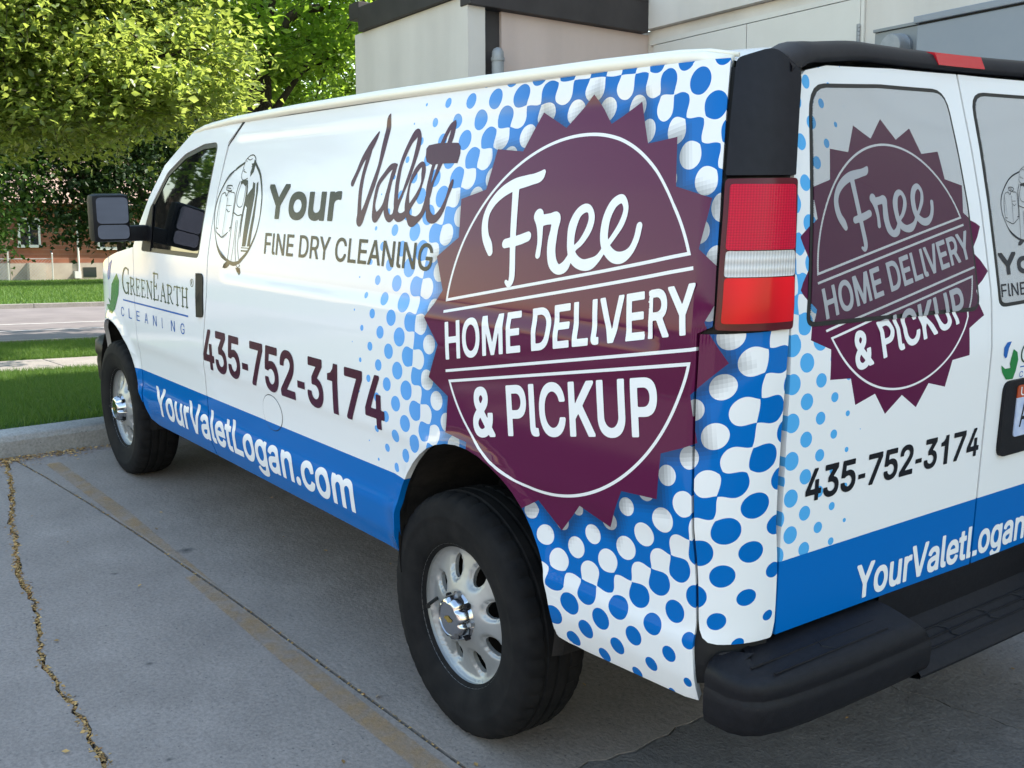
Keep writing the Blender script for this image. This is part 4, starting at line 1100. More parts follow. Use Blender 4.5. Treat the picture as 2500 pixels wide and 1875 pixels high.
# ------------------------------------------------------------------ the lot: slabs of old concrete, joints and cracks
def concrete(name, c1, c2, pit=0.5, tint=(0.30, 0.29, 0.28), stains=()):
    m = mat(name, rough=0.85, spec=0.25)
    nt = m.node_tree; X.nt = nt
    big = noise(nt, 0.55, 4, 0.6); mid = noise(nt, 4.0, 6, 0.65); fine = noise(nt, 70, 4, 0.7)
    col = ramp(nt, mid, [(0.28, c1), (0.72, c2)])
    col = mixc(nt, (X(ramp(nt, big, [(0.35, (0, 0, 0, 1)), (0.7, (1, 1, 1, 1))])) * 0.45), col, (*tint, 1))
    # dark pits and spots
    v = nt.nodes.new('ShaderNodeTexVoronoi'); v.inputs['Scale'].default_value = 26
    tc = nt.nodes.new('ShaderNodeTexCoord'); nt.links.new(tc.outputs['Object'], v.inputs['Vector'])
    spots = (X(v.outputs['Distance']) < (0.09 + 0.16 * (X(noise(nt, 2.2, 3)) - 0.5).max(0.0) * 2 * pit))
    col = mixc(nt, spots * 0.55, col, (0.06, 0.058, 0.06, 1))
    col = mixc(nt, 0.5, col, ramp(nt, fine, [(0.25, (0.09, 0.09, 0.095, 1)), (0.6, (0.5, 0.5, 0.51, 1))]), 'OVERLAY')
    # broad weather staining and single oil drips
    st = X(ramp(nt, noise(nt, 1.3, 6, 0.7, dist=0.6), [(0.42, (0, 0, 0, 1)), (0.62, (1, 1, 1, 1))]))
    col = mixc(nt, st * 0.16, col, tuple(c * .55 for c in c1))
    sp = nt.nodes.new('ShaderNodeSeparateXYZ'); nt.links.new(tc.outputs['Object'], sp.inputs[0])
    for sx, sy, sr in stains:
        wob = (X(noise(nt, 25, 3)) - 0.5) * sr * 1.2
        d = hyp(X(sp.outputs[0]) - sx, X(sp.outputs[1]) - sy) + wob
        col = mixc(nt, (1.0 - d / sr).clamp() * 0.8, col, (0.03, 0.03, 0.032, 1))
    nt.links.new(col, bsdf(m).inputs['Base Color'])
    bump(m, (X(fine) + X(noise(nt, 18, 5)) * 1.5 - spots * 0.6).v, 0.35 + 0.5 * pit, 0.006)
    return m
M['slab'] = concrete('lot_concrete', (0.27, 0.225, 0.195), (0.37, 0.308, 0.266), 0.35, (0.305, 0.252, 0.218), [(-2.02, -1.11, .045), (-1.92, -1.454, .02), (-1.0, -1.6, .018), (-.35, -1.75, .014)])
M['slab_old'] = concrete('weathered_concrete', (0.14, 0.128, 0.122), (0.25, 0.228, 0.215), 1.3, (0.17, 0.155, 0.148))
M['kerb'] = concrete('kerb_concrete', (0.30, 0.28, 0.26), (0.42, 0.40, 0.37), 0.6, (0.3, 0.28, 0.25))
M['walk'] = concrete('pavement_concrete', (0.24, 0.215, 0.19), (0.31, 0.28, 0.25), 0.3, (0.26, 0.23, 0.20))
M['dirt'] = vary(mat('joint_dirt', rough=0.95, spec=0.1), (0.03, 0.025, 0.02), (0.09, 0.075, 0.055), 30, bs=0.5)

def densify(pts, step):
    out = []
    for a, b in zip(pts[:-1], pts[1:]):
        n = max(1, int(math.hypot(b[0] - a[0], b[1] - a[1]) / step))
        out += [(a[0] + (b[0] - a[0]) * i / n, a[1] + (b[1] - a[1]) * i / n) for i in range(n)]
    return out + [pts[-1]]
def jag(pts, step, amp, half, seed, side):
    """one lip of a joint: the line densified, pushed sideways by half and roughened"""
    r = random.Random(seed); p = densify(pts, step); out = []
    wob = [r.uniform(-1, 1) for _ in p]
    own = random.Random(seed * 7 + (1 if side > 0 else 2))
    for i, (x, y) in enumerate(p):
        a, b = p[max(0, i - 1)], p[min(len(p) - 1, i + 1)]
        tx, ty = b[0] - a[0], b[1] - a[1]; L = math.hypot(tx, ty) or 1
        nx, ny = -ty / L, tx / L
        d = amp * wob[i] + side * (half * (1 + (0.6 * own.uniform(-1, 1) if amp else 0.12 * own.uniform(-1, 1))))
        out.append((x + nx * d, y + ny * d))
    return out
JOINT = [(-4.12, -1.42), (-3.6, -1.352), (-3.0, -1.285), (-2.385, -1.225), (-1.393, -1.150), (-.624, -1.110), (.181, -1.066), (1.5, -1.0), (4, -.88), (10, -.6)]
CRACK = [(-4.10, -1.47), (-3.872, -1.49), (-3.4, -1.56), (-2.872, -1.671), (-2.55, -1.72), (-2.214, -1.785), (-1.8, -1.80), (-1.473, -1.857), (-1.229, -1.904), (-.897, -1.893), (-.421, -1.909), (.3, -1.98), (1.0, -1.96), (2.2, -2.15), (5, -2.3), (10, -2.5)]
KR = [(.36, -1.056), (.38, -.8), (.41, -.6), (.38, -.3), (.36, .05), (.42, .345), (.40, .7), (.45, 1.0), (.42, 2.2), (.4, 4.9)]
KQ = [(.42, .345), (.70, .40), (1.03, .476), (1.6, .62), (2.4, 1.0), (6, 2.0), (10, 2.9)]
lot = mk('parking_lot', [(-4.2, -9, -.03), (10, -9, -.03), (10, 5, -.03), (-4.2, 5, -.03)], [(0, 1, 2, 3)], M['dirt'])
lot.matrix_world = G
tag(lot, kind='structure')
def slab(outline, m):
    n = len(outline)
    tri = tess([outline])
    key = {(round(a, 6), round(b, 6)): i for i, (a, b) in enumerate(outline)}
    f = [[key[(round(a, 6), round(b, 6))] for a, b in t] for t in tri]
    f = [t if ((outline[t[1]][0] - outline[t[0]][0]) * (outline[t[2]][1] - outline[t[0]][1]) - (outline[t[2]][0] - outline[t[0]][0]) * (outline[t[1]][1] - outline[t[0]][1])) > 0 else t[::-1] for t in f]
    V = [(a, b, 0) for a, b in outline] + [(a, b, -.06) for a, b in outline]
    s = sum(outline[i][0] * outline[(i + 1) % n][1] - outline[(i + 1) % n][0] * outline[i][1] for i in range(n))
    for i in range(n):
        j = (i + 1) % n
        f.append([i, n + i, n + j, j] if s > 0 else [j, n + j, n + i, i])
    return mk('concrete_slab', V, f, m, lot)
jl, jr = jag(JOINT, .15, .0, .0065, 3, -1), jag(JOINT, .15, .0, .0065, 3, 1)
cl, cr = jag(CRACK, .045, .011, .0085, 5, -1), jag(CRACK, .045, .011, .0085, 5, 1)
kl, kr = jag(KR, .05, .012, .004, 8, 1), jag(KR, .05, .012, .004, 8, -1)
ql, qr = jag(KQ, .05, .012, .003, 9, 1), jag(KQ, .05, .012, .003, 9, -1)
slab(cr + jl[::-1], M['slab'])                                         # wedge between joint and crack
slab([(-4.13, -9), (10, -9)] + cl[::-1], M['slab'])                    # outside the crack
slab([p for p in jr if p[0] < .35] + kl + [(-4.13, 4.9)], M['slab'])   # under the van
slab(kr[:KR.__len__() * 0 + len([p for p in kr if p[1] < .34])] + qr + [(10, -.59)] + [p for p in jr if p[0] > .38][::-1], M['slab_old'])
slab([p for p in kr if p[1] > .36] + [(10, 4.9)] + ql[::-1], M['slab_old'])

# worn yellow bay line, lying either side of the joint
ym = mat('worn_yellow_paint', srgb(190, 146, 88), 0.8, spec=0.2)
nt = ym.node_tree; X.nt = nt
tr = nt.nodes.new('ShaderNodeBsdfTransparent'); ms = nt.nodes.new('ShaderNodeMixShader')
wear = (((X(noise(nt, 9, 6, 0.7)) - 0.33) * 3.2).clamp() * 0.75 + ((X(noise(nt, 60, 3, 0.7)) - 0.45) * 2.0).clamp() * 0.3).clamp() * 0.55
nt.links.new(wear.v, ms.inputs[0]); nt.links.new(tr.outputs[0], ms.inputs[1]); nt.links.new(bsdf(ym).outputs[0], ms.inputs[2])
nt.links.new(ms.outputs[0], nt.nodes['Material Output'].inputs[0])
jy = lambda x: float(np.interp(x, [a for a, b in JOINT], [b for a, b in JOINT]))
LINE = [(-3.86, -1.250), (-2.712, -1.196), (-1.369, -1.188), (-.713, -1.180), (.126, -1.146), (1.5, -1.09), (4, -.99)]
ly = lambda x: float(np.interp(x, [a for a, b in LINE], [b for a, b in LINE]))
def strip(xs, sgn):
    V, f = [], []
    for x in xs:
        a, b = ly(x) - .040, ly(x) + .040
        j = jy(x)
        if sgn > 0: a, b = max(a, j + .011), max(b, j + .012)
        else: a, b = min(a, j - .012), min(b, j - .011)
        V += [(x, a, .003), (x, b, .003)]
    for i in range(len(xs) - 1): f.append((2 * i, 2 * i + 2, 2 * i + 3, 2 * i + 1))
    return mk('bay_line', V, f, ym, lot)
strip(list(np.arange(-3.86, -.75, .1)), 1)
strip(list(np.arange(-1.7, 4, .1)), -1)

# fallen seeds and leaf scraps in the crack, along the joint and under the kerb
def scraps(name, pts, m, parent=None, size=(.004, .010), zz=.003, seed=1):
    r = random.Random(seed); V, f = [], []
    for x, y, z in pts:
        l = r.uniform(*size); w = l * r.uniform(.35, .6); a = r.uniform(0, 6.28); t = r.uniform(-.5, .5)
        c, s = math.cos(a), math.sin(a); n = len(V)
        for dx, dy, dz in ((-l, 0, 0), (0, -w, t * w + .001), (l, 0, .002), (0, w, -t * w + .003)):
            V.append((x + dx * c - dy * s, y + dx * s + dy * c, z + zz + dz + abs(t) * w))
        f += [(n, n + 1, n + 2), (n, n + 2, n + 3)]
    return mk(name, V, f, m, parent)
lm = mat('leaf_litter', rough=0.9, spec=0.15)
nt = lm.node_tree
ge_ = nt.nodes.new('ShaderNodeNewGeometry')
nt.links.new(ramp(nt, ge_.outputs['Random Per Island'], [(0, srgb(122, 96, 62)), (0.4, srgb(172, 136, 86)), (0.75, srgb(200, 164, 108)), (1, srgb(140, 92, 54))]), bsdf(lm).inputs['Base Color'])
r = random.Random(4); pts = []
cd = densify(CRACK, .02)
for x, y in cd:
    if x > 1.2: break
    k = .95 if x < -1.9 else .35 + .3 * r.random()
    for _ in range(int(24 * k + r.random())):
        pts.append((x + r.gauss(0, .009), y + r.gauss(0, .009), -.014 + r.random() * .011))
for x, y in densify(JOINT, .03):
    if x > 1: break
    for _ in range(2): pts.append((x + r.gauss(0, .004), y + r.gauss(0, .004), -.014 + r.random() * .010))
litter = scraps('crack_litter', pts, lm, seed=2); litter.matrix_world = G
tag(litter, 'brown seed and leaf scraps filling the crack and joint in the concrete', 'leaf litter', kind='stuff')
pts = []
for _ in range(2600):
    y = r.uniform(-3.2, .4); x = -4.105 + abs(r.gauss(0, .055)) * (1.3 - .3 * abs(y + 1.2))
    if y > -1.0 and r.random() < .75: continue
    pts.append((x, y, r.random() * .006))
for _ in range(70): pts.append((r.uniform(-4, 1.5), r.uniform(-3, 1.0), 0))
kl_ = scraps('kerb_litter', pts, lm, size=(.005, .014), seed=3); kl_.matrix_world = G
tag(kl_, 'tan leaf litter swept against the foot of the concrete kerb', 'leaf litter', kind='stuff')

# kerb, in cast lengths
kerb = empty('kerb', mw=G); tag(kerb, kind='structure')
prof = [(-4.115, -.05), (-4.120, .10), (-4.135, .128), (-4.165, .140), (-4.285, .142), (-4.30, .135), (-4.30, -.05)]
yy = -9.0
while yy < 2.2:
    y1 = min(yy + 3.0, 2.2)
    V = [(x, y, z) for y in (yy + .004, y1 - .004) for x, z in prof]; n = len(prof)
    f = [(i, n + i, n + i + 1, i + 1) for i in range(n - 1)] + [tuple(range(n)), tuple(range(n, 2 * n))[::-1]]
    o = mk('kerb_stone', V, f, M['kerb'], kerb); yy = y1
    o.data.polygons.foreach_set('use_smooth', np.array([1 < i < 4 for i in range(len(o.data.polygons))]))

# ------------------------------------------------------------------ land beyond the kerb
def lotz(x, y): return -(.0734 * x - .04295 * y) / .99638
def zlawn(x, y):
    yc = min(5, max(-9, y)); zc = lotz(-4.28, yc) + .130
    t = sm((-4.28 - x) / 4.2); return zc * (1 - t) + .30 * t
def sheet(name, x0, x1, y0, y1, zf, m, nx=1, ny=1, kind='structure'):
    V = [(x0 + (x1 - x0) * i / nx, y0 + (y1 - y0) * j / ny, 0) for i in range(nx + 1) for j in range(ny + 1)]
    V = [(x, y, zf(x, y)) for x, y, _ in V]
    f = [(i * (ny + 1) + j, (i + 1) * (ny + 1) + j, (i + 1) * (ny + 1) + j + 1, i * (ny + 1) + j + 1) for i in range(nx) for j in range(ny)]
    return tag(mk(name, V, f, m, smooth=True), kind=kind)
M['earth'] = vary(mat('bare_ground', rough=0.95, spec=0.1), (0.20, 0.17, 0.14), (0.30, 0.26, 0.22), 0.8, bs=0.3, bd=0.02)
M['turf'] = vary(mat('turf', rough=0.95, spec=0.1), (0.030, 0.060, 0.014), (0.075, 0.125, 0.030), 3.0, bs=0.6, bd=0.03)
M['asphalt'] = vary(mat('road_asphalt', rough=0.9, spec=0.2), (0.115, 0.098, 0.093), (0.165, 0.142, 0.133), 1.4, bs=0.4, bd=0.01)
M['roadpaint'] = vary(mat('faded_road_paint', rough=0.8), (0.30, 0.28, 0.26), (0.5, 0.48, 0.44), 5)
def zearth(x, y):
    if x < -4.6: return .12
    return lotz(min(x, 30), min(8, max(-30, y))) - .22
xs = [-600, -200, -80, -30, -10, -4.61, -4.6, -4, 0, 4, 8, 12, 20, 30, 60, 200, 600]; ys = [-600, -200, -60, -30, -20, -10, -5, 0, 4, 8, 20, 60, 200, 600]
V = [(x, y, zearth(x, y)) for x in xs for y in ys]; ny = len(ys)
tag(mk('ground', V, [(i * ny + j, (i + 1) * ny + j, (i + 1) * ny + j + 1, i * ny + j + 1) for i in range(len(xs) - 1) for j in range(ny - 1)], M['earth']), kind='structure')
sheet('lawn', -8.68, -4.29, -40, 40, zlawn, M['turf'], 16, 60)
sheet('verge', -12.45, -9.86, -60, 60, lambda x, y: .30, M['turf'], 2, 2)
sheet('far_lawn', -120, -24.6, -90, 120, lambda x, y: .33, M['turf'], 2, 2)
sheet('road', -24.5, -12.55, -200, 200, lambda x, y: .24, M['asphalt'], 2, 2)
for x in (-16.05, -17.95): sheet('road_line', x - .06, x + .06, -60, 60, lambda x, y: .2445, M['roadpaint'])
walk = empty('pavement'); tag(walk, kind='structure')
for k in range(-14, 22):
    b = MB(); b.box(-9.85, -8.69, k * 1.5 + .005, k * 1.5 + 1.495, .10, .312, bev=.008); b.build('paving_slab', M['walk'], walk)
for nm, x0, x1 in (('near', -12.56, -12.44), ('far', -24.62, -24.48)):
    rk_ = empty('road_kerb'); tag(rk_, kind='structure')
    for k in range(-16, 16):
        b = MB(); b.box(x0, x1, k * 3 + .004, k * 3 + 2.996, .0, .345, bev=.012); b.build('kerb_stone', M['walk'], rk_)

# blades of grass on the lawn beside the kerb and on the verge
gm = mat('grass_blade', rough=0.6, spec=0.25)
nt = gm.node_tree
ge_ = nt.nodes.new('ShaderNodeNewGeometry')
nt.links.new(ramp(nt, ge_.outputs['Random Per Island'], [(0, (0.030, 0.075, 0.010)), (0.5, (0.065, 0.135, 0.020)), (1, (0.13, 0.19, 0.045))]), bsdf(gm).inputs['Base Color'])
tl = nt.nodes.new('ShaderNodeBsdfTranslucent'); tl.inputs[0].default_value = (0.14, 0.24, 0.03, 1)
ms = nt.nodes.new('ShaderNodeMixShader'); ms.inputs[0].default_value = 0.35
nt.links.new(bsdf(gm).outputs[0], ms.inputs[1]); nt.links.new(tl.outputs[0], ms.inputs[2]); nt.links.new(ms.outputs[0], nt.nodes['Material Output'].inputs[0])
def blades(name, label, x0, x1, y0, y1, n, zf, hgt, wid):
    x = RNG.uniform(x0, x1, n); y = RNG.uniform(y0, y1, n); a = RNG.uniform(0, 6.28, n); h = hgt * RNG.uniform(.5, 1.2, n)
    lean = RNG.normal(0, .45, (n, 2)) * h[:, None]
    z = np.array([zf(p, q) for p, q in zip(x, y)])
    V = np.empty((n, 3, 3)); w = wid * RNG.uniform(.6, 1.2, n)
    V[:, 0] = np.c_[x - w * np.cos(a), y - w * np.sin(a), z]; V[:, 1] = np.c_[x + w * np.cos(a), y + w * np.sin(a), z]; V[:, 2] = np.c_[x + lean[:, 0], y + lean[:, 1], z + h]
    me = bpy.data.meshes.new(name); me.vertices.add(3 * n); me.vertices.foreach_set('co', V.ravel())
    me.loops.add(3 * n); me.loops.foreach_set('vertex_index', np.arange(3 * n, dtype=np.int32))
    me.polygons.add(n); me.polygons.foreach_set('loop_start', np.arange(0, 3 * n, 3, dtype=np.int32)); me.polygons.foreach_set('loop_total', np.full(n, 3, np.int32))
    me.materials.append(gm); me.update(calc_edges=True)
    o = bpy.data.objects.new(name, me); COL.objects.link(o)
    return tag(o, label, 'grass', kind='stuff')
blades('lawn_grass', 'mown lawn grass between the kerb and the pavement slabs', -8.68, -4.31, -2.2, 2.2, 90000, zlawn, .055, .0035)
blades('verge_grass', 'mown grass on the strip between pavement and road', -12.4, -9.88, -1.2, 3.2, 45000, lambda x, y: .30, .06, .004)
blades('far_grass', 'sunlit grass on the far side of the road in front of the house', -52, -24.7, 2, 15, 60000, lambda x, y: .33, .10, .012)

# ------------------------------------------------------------------ the building behind the van
def stucco(name, c1, c2):
    m = mat(name, rough=0.9, spec=0.2)
    nt = m.node_tree
    n1 = noise(nt, 1.1, 5, 0.6); n2 = noise(nt, 3.0, 3, 0.5, stretch=(1, 1, 0.12))
    col = ramp(nt, n1, [(0.3, c1), (0.7, c2)])
    col = mixc(nt, (X(n2) * 0.0 if False else 0.35), col, ramp(nt, n2, [(0.35, tuple(c * .82 for c in c1)), (0.65, c2)]))
    nt.links.new(col, bsdf(m).inputs['Base Color'])
    bump(m, noise(nt, 90, 4, 0.7), 0.35, 0.006)
    return m
X.nt = M['turf'].node_tree
M['stucco'] = stucco('cream_stucco', (0.55, 0.52, 0.485), (0.65, 0.615, 0.575))
M['pink'] = stucco('pinkish_stucco', (0.50, 0.405, 0.37), (0.57, 0.465, 0.425))
M['fascia'] = vary(mat('dark_brown_fascia', rough=0.6), (0.022, 0.018, 0.019), (0.036, 0.030, 0.031), 5)
M['doorpaint'] = vary(mat('cream_door_paint', rough=0.5), (0.58, 0.56, 0.52), (0.63, 0.61, 0.57), 2, bs=0.1)
M['cabinet'] = vary(mat('grey_blue_enamel', rough=0.45), (0.20, 0.225, 0.265), (0.225, 0.25, 0.29), 2)
M['cabinet2'] = vary(mat('grey_enamel', rough=0.5), (0.19, 0.205, 0.215), (0.22, 0.235, 0.245), 3)
M['galv'] = vary(mat('painted_pipe', rough=0.5, metal=0.2), (0.22, 0.235, 0.25), (0.30, 0.31, 0.325), 12)
bld = empty('building', 'cream stucco commercial building with dark brown roof fascia behind the van', 'building', mw=Matrix.Translation((0, 6, -.3)))
OFF = Vector((0, 6, -.3))
def part(b, name, m, parent=bld, **k):
    b.v = [(x - OFF.x, y - OFF.y, z - OFF.z) for x, y, z in b.v]
    return b.build(name, M[m], parent, **k)
YW = 4.45
part(MB().box(-5.3, 14, YW + .02, 11, -1.2, 3.52), 'main_wall', 'stucco')
part(MB().box(-4.98, 14, YW - .05, 11, 3.525, 9.4), 'upper_wall', 'stucco')  # unseen height above the ledge raised to cast shade over van and lot
part(MB().box(-5.05, 14.1, YW - .12, 11.1, 9.405, 9.7), 'shade_parapet', 'fascia')  # unseen top of the raised wall, set high to keep the lot shaded
part(MB().box(-2.56, 14, YW - .002, YW + .0205, -1.2, 3.52), 'wall_facing', 'stucco')
for x0, x1 in ((-4.88, -3.745), (-3.737, -2.600)):
    d = part(MB().box(x0, x1, YW - .018, YW + .019, -1.0, 3.372, bev=.003), 'door_leaf', 'doorpaint')
fr = MB(); fr.box(-2.592, -2.562, YW - .022, YW + .0195, -1, 3.40); fr.box(-4.93, -2.592, YW - .014, YW + .0195, 3.380, 3.42)
part(fr, 'door_frame', 'doorpaint')
h = MB()
for k in range(5): h.tube([(-2.596, YW - .032, 3.035 + .028 * k), (-2.596, YW - .032, 3.060 + .028 * k)], .011, 10)
h.box(-2.625, -2.598, YW - .024, YW - .017, 3.03, 3.18)
part(h, 'door_hinge', 'galv')
# projecting wing
part(MB().box(-6.95, -4.96, 2.40, 2.575, -1, 3.57), 'wing_wall', 'stucco')
part(MB().box(-6.95, -6.78, 2.58, 7, -1, 3.70), 'wing_end_wall', 'stucco')
part(MB().box(-6.77, -4.99, 2.765, 4.468, -1, 3.488), 'wing_side_wall', 'pink')
part(MB().box(-6.7, -5.02, 2.576, 2.763, -1, 3.485), 'dark_recess', 'fascia')
part(MB().box(-5.06, -4.915, 2.39, YW - .052, 3.492, 3.80, bev=.006), 'fascia_board', 'fascia')
part(MB().box(-5.05, -4.908, 2.385, YW - .06, 3.765, 3.83, bev=.004), 'fascia_cap', 'fascia')
part(MB().box(-6.80, -5.065, 2.355, 2.58, 3.575, 3.80, bev=.005), 'coping', 'fascia')
part(MB().box(-6.98, -6.785, 2.355, 2.9, 3.705, 3.86, bev=.004), 'coping', 'fascia')
pipe = MB(); pipe.tube([(-4.905, 2.665, -.8), (-4.905, 2.665, 3.09), (-4.905, 2.665, 3.13), (-4.905, 2.665, 3.155), (-4.905, 2.665, 3.168)], [.052, .052, .050, .036, .012], 20)
pipe.tube([(-4.905, 2.665, 3.055), (-4.905, 2.665, 3.085)], .058, 20)
tag(pipe.build('vent_pipe', M['galv'], auto=40), 'round capped grey vent pipe standing in the dark recess of the wing', 'pipe')
# a cast number strip low on the pink wall
part(MB().box(-4.988, -4.98, 2.86, 3.25, 2.885, 2.94), 'wall_plate', 'stucco')
# electrical gear on the wall
em = empty('electrical_cabinet', 'large grey-blue steel cabinet with a lipped lid mounted on the wall', 'cabinet', mw=Matrix.Translation((-1.1, 4.2, 1.0)))
def part2(b, name, m, e, **k):
    t = e.matrix_world.translation
    b.v = [(x - t.x, y - t.y, z - t.z) for x, y, z in b.v]
    return b.build(name, M[m], e, **k)
part2(MB().box(-1.83, .6, 4.02, YW - .055, .6, 2.985, bev=.008), 'cabinet_body', 'cabinet', em)
part2(MB().box(-1.845, .62, 4.0, YW - .052, 2.998, 3.045, bev=.006), 'cabinet_lid', 'cabinet', em)
part2(MB().box(-1.82, .59, 4.03, YW - .06, 2.984, 2.999), 'shadow_gap', 'seam', em)
mt = empty('electric_meter', 'round glass electricity meter on a small grey box beside the cabinet', 'meter', mw=Matrix.Translation((-2.3, 4.3, 2.8)))
part2(MB().box(-2.345, -1.97, 4.27, YW - .004, 2.3, 3.045, bev=.006), 'meter_box', 'cabinet2', mt)
part2(MB().box(-2.352, -1.96, 4.255, YW - .003, 3.048, 3.07, bev=.003), 'box_lid', 'cabinet2', mt)
q = MB().lathe_y([(.098, 4.268), (.100, 4.235), (.094, 4.230), (.090, 4.15), (.082, 4.135), (.001, 4.13)], -2.12, 2.905, 32)
part2(q, 'meter_glass', 'galv', mt, auto=50)

# unseen low building added across the lot for van's flank and glass to reflect
nb = empty('reflection_building', 'unseen long low pinkish building, added across the lot for the van to reflect', 'building', mw=Matrix.Translation((0, -19, -.6)))
part2(MB().box(-14, 13, -24, -17.5, -1.5, 3.1), 'wall', 'pink', nb)
part2(MB().box(-14.2, 13.2, -24.2, -17.3, 3.105, 3.5, bev=.02), 'roof_edge', 'fascia', nb)
for k in range(8): part2(MB().box(-12.6 + k * 3.2, -11.2 + k * 3.2, -17.52, -17.46, .4, 2.1), 'window', 'glass', nb)

# ------------------------------------------------------------------ pixel helper for far things: direction through the photograph, distance given by where they stand
def along(px, py, dist):
    d = CF + CR * ((px - 1250) / 2602.5) - CU * ((py - 937.5) / 2602.5)
    return CAM_POS + d * (dist / math.hypot(d.x, d.y))

# ------------------------------------------------------------------ house over the road
def brick_mat():
    m = mat('red_brick', rough=0.9, spec=0.15)
    nt = m.node_tree
    b = nt.nodes.new('ShaderNodeTexBrick'); b.inputs['Scale'].default_value = 4.2
    b.inputs['Color1'].default_value = (0.21, 0.075, 0.045, 1); b.inputs['Color2'].default_value = (0.29, 0.115, 0.07, 1); b.inputs['Mortar'].default_value = (0.30, 0.25, 0.21, 1)
    b.inputs['Mortar Size'].default_value = 0.025; b.inputs['Brick Width'].default_value = 0.9; b.inputs['Row Height'].default_value = 0.3
    tc = nt.nodes.new('ShaderNodeTexCoord'); mp = nt.nodes.new('ShaderNodeMapping'); mp.inputs['Rotation'].default_value = (math.pi / 2, 0, math.pi / 2)
    nt.links.new(tc.outputs['Object'], mp.inputs[0]); nt.links.new(mp.outputs[0], b.inputs['Vector'])
    nt.links.new(mixc(nt, 0.3, b.outputs[0], ramp(nt, noise(nt, 1.5, 4), [(0.3, (0.12, 0.05, 0.035)), (0.7, (0.34, 0.16, 0.1))])), bsdf(m).inputs['Base Color'])
    return m
M['brick'] = brick_mat()
M['found'] = vary(mat('foundation_render', rough=0.9), (0.34, 0.28, 0.23), (0.44, 0.37, 0.30), 1.5)
M['shingle'] = vary(mat('roof_shingle', rough=0.9), (0.20, 0.13, 0.10), (0.32, 0.22, 0.17), 2.0, bs=0.4)
M['trim'] = mat('white_trim', (0.62, 0.6, 0.56, 1), 0.6)
M['pane'] = mat('window_pane', (0.02, 0.025, 0.03, 1), 0.05, spec=0.8)
HX, H0, H1 = -54.2, 8.25, 31.0
house = empty('brick_house', 'single-storey red brick house on a tan foundation across the road', 'house', mw=Matrix.Translation((HX - 4, 18, .33)))
def part3(b, name, m, parent=house, **k):
    b.v = [(x - HX + 4, y - 18, z - .33) for x, y, z in b.v]
    return b.build(name, M[m], parent, **k)
part3(MB().box(HX - 9, HX, H0, H1, .3, 1.16), 'foundation', 'found')
part3(MB().box(HX - 8.96, HX - .04, H0 + .04, H1 - .04, 1.165, 4.1), 'wall', 'brick')
rf = MB(); rf.add([(HX + .7, H0 - .6, 4.1), (HX + .7, H1 + .6, 4.1), (HX - 9.7, H1 + .6, 4.1), (HX - 9.7, H0 - .6, 4.1), (HX - 4.5, H0 + 2, 6.7), (HX - 4.5, H1 - 2, 6.7)], [(0, 1, 5, 4), (1, 2, 5), (2, 3, 4, 5), (3, 0, 4), (0, 3, 2, 1)])
part3(rf, 'roof', 'shingle')
for y0, y1, z0, z1 in ((8.75, 9.62, 2.05, 3.3), (12.5, 14.3, 1.95, 3.3), (17, 18.6, 1.95, 3.3), (22, 24, 1.95, 3.3)):
    w_ = part3(MB().box(HX - .035, HX + .05, y0, y1, z0, z1), 'window', 'pane')
    f_ = MB()
    for a, b, c, d in ((y0 - .08, y0 + .02, z0 - .1, z1 + .08), (y1 - .02, y1 + .08, z0 - .1, z1 + .08), (y0, y1, z1 - .02, z1 + .08), (y0 - .12, y1 + .12, z0 - .12, z0 + .02), ((y0 + y1) / 2 - .03, (y0 + y1) / 2 + .03, z0, z1)):
        f_.box(HX - .03, HX + .08, a, b, c, d)
    part3(f_, 'window_frame', 'trim')
part3(MB().box(HX - .05, HX + .02, 11.65, 12.3, .45, .95), 'basement_window', 'pane')
dn = MB(); dn.tube([(HX + .05, 11.45, .5), (HX + .05, 11.45, 4.05)], .05, 8); dn.box(HX, HX + .25, 11.2, 11.5, .4, .75)
part3(dn, 'downspout', 'trim')
part3(MB().box(HX, HX + .6, 9.0, 9.75, .33, 1.18), 'chimney_base', 'found')

# chain-link fence in front of the house
fen = empty('chain_link_fence', 'low galvanised chain-link fence in front of the brick house', 'fence', mw=Matrix.Translation((-52, 8, .33)))
def part4(b, name, m, **k):
    b.v = [(x + 52, y - 8, z - .33) for x, y, z in b.v]
    return b.build(name, M[m], fen, **k)
M['fence'] = mat('galvanised', (0.5, 0.5, 0.5, 1), 0.4, metal=0.5)
pa, pb, pc = along(130, 680, 55.5), along(22, 680, 55.5), along(-90, 680, 55.5)
for q, hh in ((pa, 1.62), (pb, 1.75), (pc, 1.7)):
    part4(MB().tube([(q.x, q.y, .3), (q.x, q.y, hh)], .035, 8).tube([(q.x, q.y, hh), (q.x, q.y, hh + .04)], [.045, .02], 8), 'post', 'fence')
for q, s_ in ((pa, pb), (pb, pc)): part4(MB().tube([(q.x, q.y, 1.38), (s_.x, s_.y, 1.38)], .02, 6), 'top_rail', 'fence')
wv = MB()
for a_, b_ in ((pa, pb), (pb, pc)):
    L = (b_ - a_).length; n = int(L / .14)
    for i in range(n):
        for s_ in (1, -1):
            t0 = i / n; t1 = min(1, max(0, t0 + s_ * .95 / L))
            p0, p1 = a_.lerp(b_, t0), a_.lerp(b_, t1)
            wv.tube([(p0.x, p0.y, .36), (p1.x, p1.y, .36 + (abs(t1 - t0) * L) * 1.05)], .004, 3, caps=False)
part4(wv, 'wire_mesh', 'fence')

